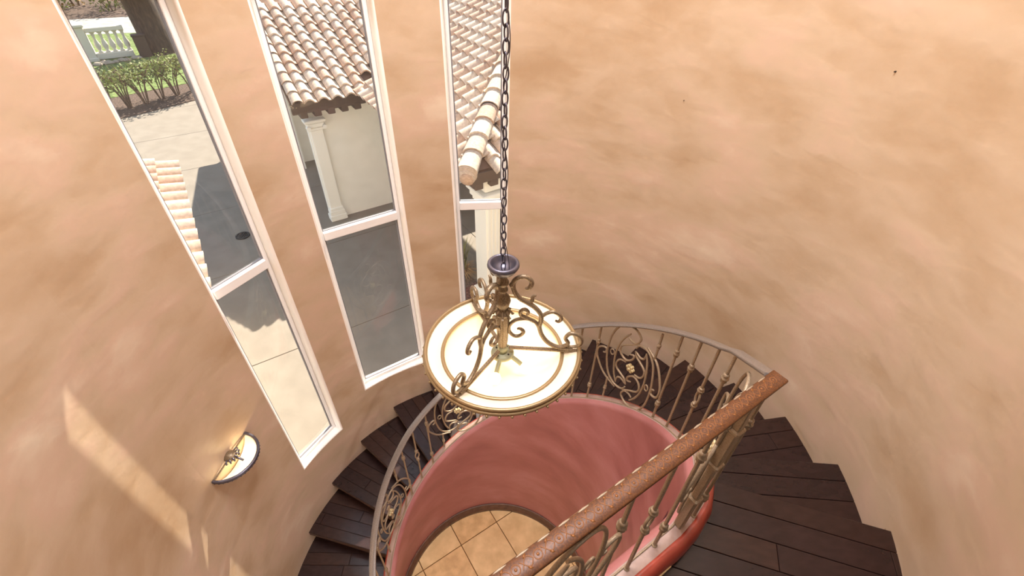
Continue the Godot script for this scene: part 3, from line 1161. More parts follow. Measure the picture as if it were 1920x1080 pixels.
func pendant() -> void:
	var at := Transform3D(Basis.IDENTITY, LAMP)
	var root := thing("pendant_lamp", "large bowl pendant lamp of cream alabaster and scrolled bronze hanging on a chain", "lamp", at)
	# bowl
	var mb := MB.new()
	var prof := []
	for q in [[0.352, 3.762], [0.32, 3.752], [0.29, 3.738], [0.276, 3.728], [0.262, 3.7], [0.238, 3.662], [0.2, 3.625], [0.15, 3.597], [0.09, 3.582], [0.0, 3.578]]:
		prof.append(Vector2(q[0], q[1]))
	for q in [[0.0, 3.568], [0.09, 3.572], [0.155, 3.588], [0.207, 3.617], [0.247, 3.656], [0.272, 3.697], [0.287, 3.722], [0.32, 3.742], [0.354, 3.752]]:
		prof.append(Vector2(q[0], q[1]))
	prof.append(prof[0])
	mb.lathe(prof, 64)
	put(mb, "bowl", M.alabaster, root)
	# metal ring inside the lip
	mb = MB.new()
	var ring := []
	for i in 9:
		var a := TAU * i / 8
		ring.append(Vector2(0.281 + 0.0095 * cos(a), 3.738 + 0.007 * sin(a)))
	mb.lathe(ring, 64)
	put(mb, "inner_ring", M.lamp_rim, root)
	# outer rim: two rolls and a row of beads
	mb = MB.new()
	for k in [[0.357, 3.766, 0.009, 0.01], [0.361, 3.748, 0.011, 0.009], [0.356, 3.733, 0.008, 0.007]]:
		ring = []
		for i in 9:
			var a := TAU * i / 8
			ring.append(Vector2(k[0] + k[2] * cos(a), k[1] + k[3] * sin(a)))
		mb.lathe(ring, 64)
	var rim := put(mb, "rim", M.lamp_rim, root)
	mb = MB.new()
	for i in 44:
		var a := TAU * i / 44
		mb.ball(Vector3(0.371 * cos(a), 3.737, 0.371 * sin(a)), 0.0075, 6)
	tag(put(mb, "beading", M.lamp_rim, rim), "", "", "", "stuff")
	# arms, crossbars
	for az in [-2.0, 118.0, -122.0]:
		var d := polar(1, az)
		var arm := sub("arm", root)
		for k in ARM:
			var pts := []
			for q in ARM[k]:
				pts.append(d * q[0] + Vector3(0, q[1], 0))
			var line := smooth(pts, 5)
			var rad := []
			var big: float = 0.0108 if k == "main" else (0.0095 if k == "end" else 0.0088)
			for i in line.size():
				var f := minf(1.0, (line.size() - 1 - i) / 8.0) if k != "main" else minf(1.0, i / 8.0)
				rad.append(big * (0.55 + 0.45 * f))
			mb = MB.new()
			mb.tube(line, rad, 8)
			put(mb, "leaf" if k == "leaf" else "scroll", M.lamp_bronze, arm)
		mb = MB.new()
		mb.box(d * 0.19 + Vector3(0, 3.757, 0), Vector3(0.32, 0.014, 0.018), Basis(d, Vector3.UP, d.cross(Vector3.UP)), 0.003)
		put(mb, "crossbar", M.lamp_bronze, root)
		mb = MB.new()
		mb.ball(d * 0.037 + Vector3(0, 4.14, 0), 0.013, 8)
		put(mb, "bolt", M.lamp_bronze, root)
	# stem: collar, ball, leaf crown, fluted column
	mb = MB.new()
	var sp := []
	for q in [[0.0, 4.205], [0.016, 4.2], [0.02, 4.185], [0.015, 4.172], [0.024, 4.158], [0.024, 4.146], [0.014, 4.132], [0.021, 4.118], [0.021, 4.108], [0.013, 4.096], [0.03, 4.07], [0.034, 4.05], [0.028, 4.025], [0.016, 4.006], [0.026, 3.992], [0.034, 3.982], [0.03, 3.97], [0.0, 3.97]]:
		sp.append(Vector2(q[0], q[1]))
	mb.lathe(sp, 20)
	put(mb, "stem", M.lamp_bronze, root)
	mb = MB.new()
	var rings := []
	for y in [[3.975, 0.028], [3.95, 0.031], [3.88, 0.028], [3.8, 0.024], [3.77, 0.021]]:
		var rr := PackedVector3Array()
		for i in 40:
			var a := TAU * i / 40
			var r: float = y[1] * (1.0 - 0.13 * (1.0 if i % 4 >= 2 else 0.0))
			rr.append(Vector3(r * cos(a), y[0], r * sin(a)))
		rings.append(rr)
	mb.loft(rings)
	put(mb, "fluted_column", M.lamp_bronze, root)
	mb = MB.new()
	for i in 8:
		var a := TAU * i / 8
		var d := Vector3(cos(a), 0, sin(a))
		mb.tube(smooth([d * 0.02 + Vector3(0, 3.998, 0), d * 0.036 + Vector3(0, 3.985, 0), d * 0.042 + Vector3(0, 3.972, 0), d * 0.046 + Vector3(0, 3.978, 0)], 3), 0.005, 6)
	put(mb, "leaf_crown", M.lamp_bronze, root)
	# hub plate with screws
	mb = MB.new()
	mb.lathe([Vector2(0, 3.728), Vector2(0.05, 3.728), Vector2(0.055, 3.722), Vector2(0.055, 3.712), Vector2(0.05, 3.708), Vector2(0, 3.708)], 24)
	mb.lathe([Vector2(0, 3.77), Vector2(0.018, 3.77), Vector2(0.024, 3.75), Vector2(0.024, 3.728), Vector2(0, 3.728)], 16)
	var hub := put(mb, "hub_plate", M.hub_patina, root)
	hub.set_meta("label", "pale green patinated hub plate")
	for i in 4:
		var a := TAU * (i + 0.4) / 4
		mb = MB.new()
		mb.ball(Vector3(0.036 * cos(a), 3.729, 0.036 * sin(a)), 0.005, 6)
		put(mb, "screw", M.nail_dark, hub)
	# cup at the top, hollow
	mb = MB.new()
	var cup := []
	for q in [[0.0, 4.215], [0.03, 4.222], [0.045, 4.238], [0.05, 4.252], [0.056, 4.258], [0.064, 4.252], [0.066, 4.242], [0.06, 4.23], [0.05, 4.215], [0.034, 4.202], [0.018, 4.197], [0.0, 4.196]]:
		cup.append(Vector2(q[0], q[1]))
	mb.lathe(cup, 32)
	put(mb, "cup", M.chain_metal, root)
	# chain: links one by one
	var chain := sub("chain", root)
	mb = MB.new()
	var lp := []
	for i in 16:
		var a := TAU * i / 16
		lp.append(Vector3(0.0095 * cos(a), 0.0175 * sin(a) + (0.005 if sin(a) > 0.0 else -0.005) * absf(sin(a)), 0))
	mb.tube(smooth(lp, 1, true), 0.0029, 6, true)
	var link := mb.mesh()
	var y := 4.235
	var i := 0
	while y < CEIL - 0.03:
		put(link, "link", M.chain_metal, chain, Transform3D(Basis(Vector3.UP, (PI / 2 if i % 2 else 0.0) + 0.5 + 0.12 * sin(i * 1.7)), Vector3(0.0012 * sin(i * 2.3), y, 0)))
		y += 0.0365
		i += 1
	mb = MB.new()
	var wire := []
	for k in 90:
		var f := k / 89.0
		var a := f * 60.0
		wire.append(Vector3(0.012 * cos(a) + (0.012 if f < 0.04 else 0.0), lerpf(4.22, CEIL, f), 0.012 * sin(a)))
	mb.tube(smooth(wire, 3), 0.0018, 5)
	put(mb, "cord", M.chain_metal, root)
	mb = MB.new()
	mb.lathe([Vector2(0, CEIL), Vector2(0.07, CEIL), Vector2(0.065, CEIL - 0.02), Vector2(0.03, CEIL - 0.04), Vector2(0, CEIL - 0.042)], 24)
	put(mb, "ceiling_rose", M.lamp_bronze, root)
	# bulbs inside the bowl
	for az in [-104.0, -24.0, 96.0]:
		var c := polar(0.12, az, 3.668)
		mb = MB.new()
		mb.ball(c, 0.028, 12, 1.15)
		put(mb, "bulb", M.bulb_glow, root)
		mb = MB.new()
		mb.tube(PackedVector3Array([polar(0.05, az, 3.712), polar(0.075, az, 3.7), polar(0.1, az, 3.684)]), 0.011, 8)
		put(mb, "lamp_holder", M.hub_patina, root)
		var l := OmniLight3D.new()
		l.name = "pendant_bulb_light"
		l.light_color = Color(1.0, 0.9, 0.74)
		l.light_energy = 0.026
		l.light_size = 0.028
		l.omni_range = 12
		l.omni_attenuation = 2.0
		l.shadow_enabled = true
		root.add_child(l, true)
		l.position = c

# ------------------------------------------------------------------ wall sconce
func sconce() -> void:
	var mid := 173.4
	var inward := -polar(1, mid)
	var side := Vector3.UP.cross(inward)
	var b := Basis(side, Vector3.UP, inward)
	var at := Transform3D(b, polar(R - 0.012, mid, 2.3))
	var root := thing("wall_sconce", "half bowl wall sconce with dark metal rim on the tan plaster", "lamp", at)
	var mb := MB.new()
	var prof := []
	for q in [[0.178, 0.0], [0.17, -0.03], [0.145, -0.068], [0.1, -0.1], [0.05, -0.116], [0.0, -0.12]]:
		prof.append(Vector2(q[0], q[1]))
	for q in [[0.0, -0.128], [0.053, -0.124], [0.107, -0.107], [0.152, -0.072], [0.178, -0.033], [0.186, 0.0]]:
		prof.append(Vector2(q[0], q[1]))
	prof.append(prof[0])
	mb.lathe(prof, 28, Transform3D.IDENTITY, 0.0, PI, false)
	mb.fix(0)
	put(mb, "bowl", M.frosted_glass, root)
	mb = MB.new()
	for k in [[0.188, 0.004, 0.011], [0.186, -0.014, 0.008]]:
		var rim := PackedVector3Array()
		for i in 25:
			var a := PI * i / 24
			rim.append(Vector3(k[0] * cos(a), k[1], k[0] * sin(a)))
		mb.tube(rim, k[2], 8)
	var rm := put(mb, "rim", M.chain_metal, root)
	mb = MB.new()
	for i in 22:
		var a := PI * (i + 0.5) / 22
		mb.ball(Vector3(0.196 * cos(a), -0.012, 0.196 * sin(a)), 0.004, 6)
	tag(put(mb, "beading", M.chain_metal, rm), "", "", "", "stuff")
	mb = MB.new()
	mb.box(Vector3(0, 0.0, 0.004), Vector3(0.37, 0.012, 0.012), Basis.IDENTITY, 0.003)
	put(mb, "back_bar", M.lamp_bronze, root)
	mb = MB.new()
	mb.ball(Vector3(0, 0.01, 0.012), 0.045, 14, 0.8)
	put(mb, "back_plate", M.lamp_bronze, root)
	mb = MB.new()
	for i in 7:
		var a := PI * (0.12 + 0.76 * i / 6.0)
		var d := Vector3(cos(a), 0, sin(a))
		mb.tube(smooth([d * 0.03 + Vector3(0, 0.012, 0), d * 0.058 + Vector3(0, 0.028, 0), d * 0.07 + Vector3(0, 0.012, 0), d * 0.06 + Vector3(0, 0.002, 0)], 3), 0.006, 6)
	put(mb, "leaf_cluster", M.chain_metal, root)
	mb = MB.new()
	mb.tube(PackedVector3Array([Vector3(0, 0.004, 0.04), Vector3(0, 0.0, 0.075), Vector3(0, -0.02, 0.1)]), 0.008, 8)
	put(mb, "lamp_holder", M.chain_metal, root)
	mb = MB.new()
	mb.ball(Vector3(0.05, -0.045, 0.085), 0.02, 10)
	put(mb, "bulb", M.bulb_glow, root)
	var l := OmniLight3D.new()
	l.name = "sconce_light"
	l.light_color = Color(1.0, 0.88, 0.66)
	l.light_energy = 0.03
	l.light_size = 0.02
	l.omni_range = 8
	l.omni_attenuation = 2.0
	l.shadow_enabled = true
	root.add_child(l)
	l.position = Vector3(0.05, -0.045, 0.085)

# unseen ceiling lamps, added as fill: glowing disc in a trim ring, an area light of the same size just below
func fill_light(at: Vector3, size: float, energy: float, label: String, grp: String, col := Color(0.98, 0.98, 1.0)) -> void:
	var root := thing("fill_light", label, "light", Transform3D(Basis.IDENTITY, at), grp)
	var mb := MB.new()
	mb.lathe([Vector2(size / 2, -0.001), Vector2(size / 2 + 0.03, -0.001), Vector2(size / 2 + 0.032, -0.008), Vector2(size / 2 + 0.004, -0.014), Vector2(size / 2, -0.001)], 28)
	put(mb, "trim_ring", M.window_white, root)
	mb = MB.new()
	mb.lathe([Vector2(0, -0.002), Vector2(size / 2, -0.002), Vector2(size / 2, -0.006), Vector2(0, -0.006)], 28)
	put(mb, "lens", M.fill_glow, root)
	var l := AreaLight3D.new()
	l.name = "fill_area_light"
	l.light_color = col
	l.light_energy = energy
	l.area_size = Vector2(size * 0.9, size * 0.9)
	l.area_range = 14
	l.area_attenuation = 2.0
	l.shadow_enabled = true
	root.add_child(l)
	l.position = Vector3(0, -0.012, 0)
	l.rotation = Vector3(-PI / 2, 0, 0)

func fill_fixtures() -> void:  # unseen lamps added to brighten the tower, hall and well
	for i in 6:
		var p := polar(0.75, 30.0 + 60.0 * i, CEIL)
		fill_light(p, 0.4, 5.2, "unseen fill light added in the tower ceiling", "tower fill lights")
	for q in [[-1.1, 2.8], [0.4, 2.8], [-0.35, 4.3]]:
		fill_light(house(q[0], q[1], 5.75), 0.3, 0.6, "unseen fill light added in the hall ceiling", "hall fill lights")
	fill_light(house(-0.6, 1.45, LAND - 0.2), 0.2, 3.5, "unseen fill light added under the landing", "")

func marks() -> void:
	for q in [[23.6, 4.81], [54.0, 4.41]]:
		var mb := MB.new()
		var d := polar(1, q[0])
		mb.tube(PackedVector3Array([d * (R - 0.009) + Vector3(0, q[1], 0), d * (R + 0.01) + Vector3(0, q[1], 0)]), 0.0035 if q[0] < 30 else 0.0022, 8)
		tag(put(mb, "nail", M.nail_dark), "larger dark nail in the bare tan wall" if q[0] < 30 else "smaller dark nail in the tan wall near the lamp chain", "nail")

# ------------------------------------------------------------------ outside
# one S-shaped clay tile: x across, z down the slope, lying on y = 0
func roof_tile_mesh(pitch: float, length: float) -> ArrayMesh:
	var mb := MB.new()
	var rings := []
	for e in [[0.0, -0.006], [length, 0.045]]:
		var ring := PackedVector3Array()
		var lower := []
		for i in 9:
			var f := i / 8.0
			var x := pitch * 0.8 * f
			var y := 0.082 * pow(sin(PI * f), 0.8) if i > 0 and i < 8 else 0.0
			ring.append(Vector3(x, y + e[1] + 0.012, e[0]))
			lower.append(Vector3(lerpf(x, pitch * 0.4, 0.12), y * 0.78 + e[1] - 0.004, e[0]))
		ring.append(Vector3(pitch * 0.99, e[1] + 0.004, e[0]))
		lower.append(Vector3(pitch * 0.99, e[1] - 0.01, e[0]))
		lower.reverse()
		for q in lower:
			ring.append(q)
		rings.append(ring)
	mb.loft(rings, true, false)
	# ends, strip by strip between upper and lower edge
	for k in 2:
		var ring: PackedVector3Array = rings[k]
		for i in 9:
			if k == 0:
				mb.quad(ring[i], ring[i + 1], ring[18 - i], ring[19 - i], -1)
			else:
				mb.quad(ring[19 - i], ring[18 - i], ring[i + 1], ring[i], -1)
	return mb.mesh()

func barrel_mesh(r0: float, r1: float, length: float) -> ArrayMesh:
	var mb := MB.new()
	var rings := []
	for e in [[0.0, r0, 0.0], [length, r1, 0.02]]:
		var ring := PackedVector3Array()
		for i in 9:
			var a := PI * i / 8
			ring.append(Vector3(e[1] * cos(a), e[1] * sin(a) * 0.85 + e[2], e[0]))
		for i in 9:
			var a := PI * (8 - i) / 8
			ring.append(Vector3((e[1] - 0.016) * cos(a), (e[1] - 0.016) * sin(a) * 0.85 + e[2], e[0]))
		rings.append(ring)
	mb.loft(rings)
	return mb.mesh()

const PITCH := 0.25
const EXPOSE := 0.262
const ROOF := 0.419          # 24 degrees
const EAVE := 2.52

func tile_roof(roof: Node3D, me: ArrayMesh, origin: Vector3, across: Vector3, down: Vector3, rows: int, cols: Callable) -> void:
	# origin at the eave; rows run up against «down»
	var up := across.cross(down) * -1.0
	if up.y < 0:
		up = -up
	var b := Basis(across, up, down)
	if b.determinant() < 0:
		b = Basis(-across, up, down)
	for r in rows:
		var lim: Array = cols.call(r)
		for c in range(lim[0], lim[1]):
			var p := origin + across * (c * PITCH) - down * ((r + 1) * EXPOSE) + up * 0.0
			if b.x.dot(across) < 0:
				p += across * PITCH
			put(me, "roof_tile", M["roof_tile_%d" % rng.randi_range(0, 3)], roof, Transform3D(b, p))

func slab(mb: MB, pts: Array, thick: float) -> void:
	var low := []
	for q in pts:
		low.append(q - Vector3(0, thick, 0))
	mb.loft([PackedVector3Array(low), PackedVector3Array(pts)])

func wings() -> void:
	var me := roof_tile_mesh(PITCH, EXPOSE + 0.07)
	var down_a := (HV * cos(ROOF) - Vector3.UP * sin(ROOF)).normalized()
	var down_b := (-HU * cos(ROOF) - Vector3.UP * sin(ROOF)).normalized()
	var b := Basis(HU, Vector3.UP, HV)
	# ---- the wing that faces the tower, with a pilaster and an open arch at its end
	var a := thing("arcade_wing", "cream stucco wing with tiled roof, corner pilaster and open arch beyond the driveway", "building")
	var mb := MB.new()
	mb.box(house(2.0, -8.3, (2.45 + GROUND) / 2), Vector3(2.2, 2.45 - GROUND, 0.2), b)
	put(mb, "wall", M.stucco, a)
	# end wall with its arch, seen edge on: an arched plate
	var arch := PackedVector2Array()
	arch.append(Vector2(-8.2, 2.5))
	arch.append(Vector2(-8.2, GROUND))
	arch.append(Vector2(-8.34, GROUND))
	for i in 13:
		var t := PI * i / 12
		arch.append(Vector2(-9.67 + 1.33 * cos(t), 1.86 + 0.5 * sin(t)))
	arch.append(Vector2(-11.0, GROUND))
	arch.append(Vector2(-11.4, GROUND))
	arch.append(Vector2(-11.4, 2.5))
	mb = MB.new()
	# prism lies in x,z: turn it so that x -> along HV, z -> up, y -> along HU
	mb.prism(arch, 0.86, 1.06, 0.0, Transform3D(Basis(HV, HU, Vector3.UP), Vector3.ZERO))
	put(mb, "arch_wall", M.stucco, a)
	# pilaster with stepped base and capital
	mb = MB.new()
	mb.box(house(1.0, -8.17, 0.95), Vector3(0.24, 2.0, 0.12), b, 0.01)
	var pil := put(mb, "pilaster", M.stucco_trim, a)
	mb = MB.new()
	for q in [[0.36, 0.14, -0.08], [0.32, 0.1, 0.04], [0.28, 0.07, 0.12]]:
		mb.box(house(1.0, -8.17, q[2]), Vector3(q[0], q[1], q[0] * 0.6), b, 0.012)
	put(mb, "base", M.stucco_trim, pil)
	mb = MB.new()
	for q in [[0.28, 0.05, 1.88], [0.32, 0.08, 1.96], [0.4, 0.06, 2.04]]:
		mb.box(house(1.0, -8.17, q[2]), Vector3(q[0], q[1], q[0] * 0.6), b, 0.012)
	for s in [-1.0, 1.0]:
		mb.tube(PackedVector3Array([house(1.0 + s * 0.15, -8.02, 1.93), house(1.0 + s * 0.15, -8.12, 1.93)]), 0.04, 10)
	put(mb, "capital", M.stucco_trim, pil)
	# brown timber ceiling of the arcade
	mb = MB.new()
	mb.box(house(1.9, -9.9, 2.44), Vector3(2.3, 0.05, 3.2), b)
	put(mb, "arcade_ceiling", M.ceiling_timber, a)
	mb = MB.new()
	mb.box(house(1.5, -11.5, 1.1), Vector3(3.0, 2.6, 0.15), b)
	put(mb, "back_wall", M.stucco, a)
	# dark fascia and rafter tails under the eave
	mb = MB.new()
	mb.box(house(1.29, -7.86, 2.39), Vector3(1.36, 0.2, 0.05), b, 0.006)
	put(mb, "fascia", M.eave_wood, a)
	for i in 5:
		mb = MB.new()
		mb.box(house(0.8 + i * 0.25, -7.98, 2.27), Vector3(0.13, 0.13, 0.3), b, 0.008)
		put(mb, "rafter_tail", M.eave_wood, a)
	# roof bed and tiles
	var run := 2.75
	mb = MB.new()
	var hy := run * tan(ROOF)
	slab(mb, [house(0.62, -7.87, EAVE), house(1.95, -7.87, EAVE), house(1.95 + run, -7.87 - run, EAVE + hy), house(0.62, -7.87 - run, EAVE + hy)], 0.07)
	var roof := put(mb, "roof", M.roof_bed, a)
	tile_roof(roof, me, house(0.82, -7.78, EAVE - 0.035), HU, down_a, 11, func(r): return [0, 5 + int(r * EXPOSE * cos(ROOF) / PITCH)])
	# ridge and the long rear slope, sized by the drive's shadow; unseen walls added to block stray sun
	mb = MB.new()
	slab(mb, [house(0.62, -10.62, 3.74), house(6.2, -10.62, 3.74), house(6.2, -14.6, EAVE), house(0.62, -14.6, EAVE)], 0.07)
	put(mb, "rear_roof", M.roof_bed, a)
	mb = MB.new()
	mb.box(house(3.5, -14.4, 1.15), Vector3(5.2, 2.6, 0.15), b)
	put(mb, "rear_wall", M.stucco, a)
	mb = MB.new()
	mb.box(house(0.96, -12.9, 1.15), Vector3(0.2, 2.6, 3.0), b)
	put(mb, "gable_wall", M.stucco, a)
	var rake := barrel_mesh(0.085, 0.1, EXPOSE + 0.06)
	for r in 11:
		var p := house(0.72, -7.76, EAVE + 0.0) - down_a * ((r + 1) * EXPOSE)
		var up := down_a.cross(HU)
		put(rake, "rake_tile", M["roof_tile_%d" % (r % 4)], roof, Transform3D(Basis(HU, up, down_a), p))
	# ---- the nearer wing with the hipped roof
	var c := thing("hipped_wing", "cream stucco corner with fluted pilaster under a hipped clay tile roof", "building")
	mb = MB.new()
	mb.box(house(2.42, -6.1, 2.27), Vector3(0.2, 0.34, 3.9), b, 0.01)
	put(mb, "header_beam", M.stucco, c)
	mb = MB.new()
	mb.box(house(4.6, -8.3, (2.45 + GROUND) / 2), Vector3(2.9, 2.45 - GROUND, 0.2), b)
	put(mb, "back_wall", M.stucco, c)
	mb = MB.new()
	mb.box(house(4.6, -4.12, (2.45 + GROUND) / 2), Vector3(3.9, 2.45 - GROUND, 0.2), b)
	put(mb, "front_wall", M.stucco, c)
	mb = MB.new()
	mb.box(house(2.47, -4.1, 0.9), Vector3(0.36, 2.1, 0.36), b, 0.012)
	for i in 5:
		mb.box(house(2.33 + i * 0.07, -3.915, 0.85), Vector3(0.035, 1.9, 0.025), b, 0.008)
	var pc := put(mb, "fluted_pilaster", M.stucco_trim, c)
	mb = MB.new()
	for q in [[0.4, 0.06, 1.86], [0.46, 0.1, 1.95], [0.54, 0.07, 2.04], [0.42, 0.3, 2.25]]:
		mb.box(house(2.47, -4.1, q[2]), Vector3(q[0], q[1], q[0]), b, 0.014)
	for i in 6:
		mb.ball(house(2.27 + i * 0.08, -3.865, 1.93), 0.03, 8, 1.3)
	put(mb, "capital", M.stucco_trim, pc)
	mb = MB.new()
	for q in [[0.5, 0.12, -0.08], [0.45, 0.1, 0.03]]:
		mb.box(house(2.47, -4.1, q[2]), Vector3(q[0], q[1], q[0]), b, 0.014)
	put(mb, "base", M.stucco_trim, pc)
	mb = MB.new()
	mb.box(house(3.6, -3.82, 2.41), Vector3(3.2, 0.16, 0.05), b, 0.006)
	put(mb, "fascia", M.eave_wood, c)
	mb = MB.new()
	mb.box(house(1.98, -5.84, 2.41), Vector3(0.05, 0.16, 4.0), b, 0.006)
	put(mb, "fascia", M.eave_wood, c)
	for i in 12:
		mb = MB.new()
		mb.box(house(2.12 + i * 0.25, -3.92, 2.29), Vector3(0.13, 0.11, 0.24), b, 0.008)
		put(mb, "rafter_tail", M.eave_wood, c)
	run = 4.2
	hy = run * tan(ROOF)
	mb = MB.new()
	slab(mb, [house(1.97, -7.87, EAVE), house(1.97, -3.82, EAVE), house(1.97 + run, -3.82 - run, EAVE + hy), house(1.97 + run, -7.87 - run, EAVE + hy)], 0.07)
	slab(mb, [house(1.97, -3.82, EAVE), house(9.0, -3.82, EAVE), house(9.0, -3.82 - run, EAVE + hy), house(1.97 + run, -3.82 - run, EAVE + hy)], 0.07)
	roof = put(mb, "roof", M.roof_bed, c)
	tile_roof(roof, me, house(1.88, -3.9, EAVE - 0.035), -HV, down_b, 13, func(r): return [int(r * EXPOSE * cos(ROOF) / PITCH), 16 + int(r * EXPOSE * cos(ROOF) / PITCH)])
	tile_roof(roof, me, house(2.05, -3.73, EAVE - 0.035), HU, down_a, 6, func(r): return [1 + int(r * EXPOSE * cos(ROOF) / PITCH), 7 + r])
	# hip: big half round caps climbing the corner
	var hip_dir := (house(1.0, -1.0, tan(ROOF))).normalized()
	var hs := hip_dir.cross(Vector3.UP).normalized()
	var hup := hs.cross(hip_dir)
	var cap := barrel_mesh(0.125, 0.15, 0.42)
	for i in 16:
		var p := house(1.93, -3.78, EAVE + 0.04) + hip_dir * (0.4 + i * 0.34)
		put(cap, "hip_cap", M["roof_tile_%d" % ((i * 3 + 1) % 4)], roof, Transform3D(Basis(hs, hup, -hip_dir), p))
	for i in 3:
		mb = MB.new()
		var tip := house(1.93, -3.78, EAVE + 0.035 - i * 0.03) - hip_dir * (0.0 + i * 0.012)
		var r := 0.14 - i * 0.022
		mb.lathe([Vector2(0, 0), Vector2(r, 0), Vector2(r, 0.04), Vector2(0, 0.04)], 16, Transform3D(Basis(hs, -hip_dir, hup), tip))
		put(mb, "hip_end_disc", M["roof_tile_%d" % i], roof)
	# ---- low porch roof, whose eave faces the drive
	var d := thing("porch", "low porch with a short clay tile roof edge beside the driveway", "building")
	mb = MB.new()
	mb.box(house(-2.6, -4.0, (2.3 + GROUND) / 2), Vector3(1.4, 2.3 - GROUND, 4.2), b)
	put(mb, "wall", M.stucco, d)
	var down_d := (HU * cos(0.32) - Vector3.UP * sin(0.32)).normalized()
	var hd := 1.7 * tan(0.32)
	mb = MB.new()
	slab(mb, [house(-1.42, -6.2, 2.47), house(-1.42, -1.9, 2.47), house(-3.12, -1.9, 2.47 + hd), house(-3.12, -6.2, 2.47 + hd)], 0.07)
	roof = put(mb, "roof", M.roof_bed, d)
	tile_roof(roof, me, house(-1.34, -2.3, 2.44), -HV, down_d, 6, func(_r): return [0, 16])

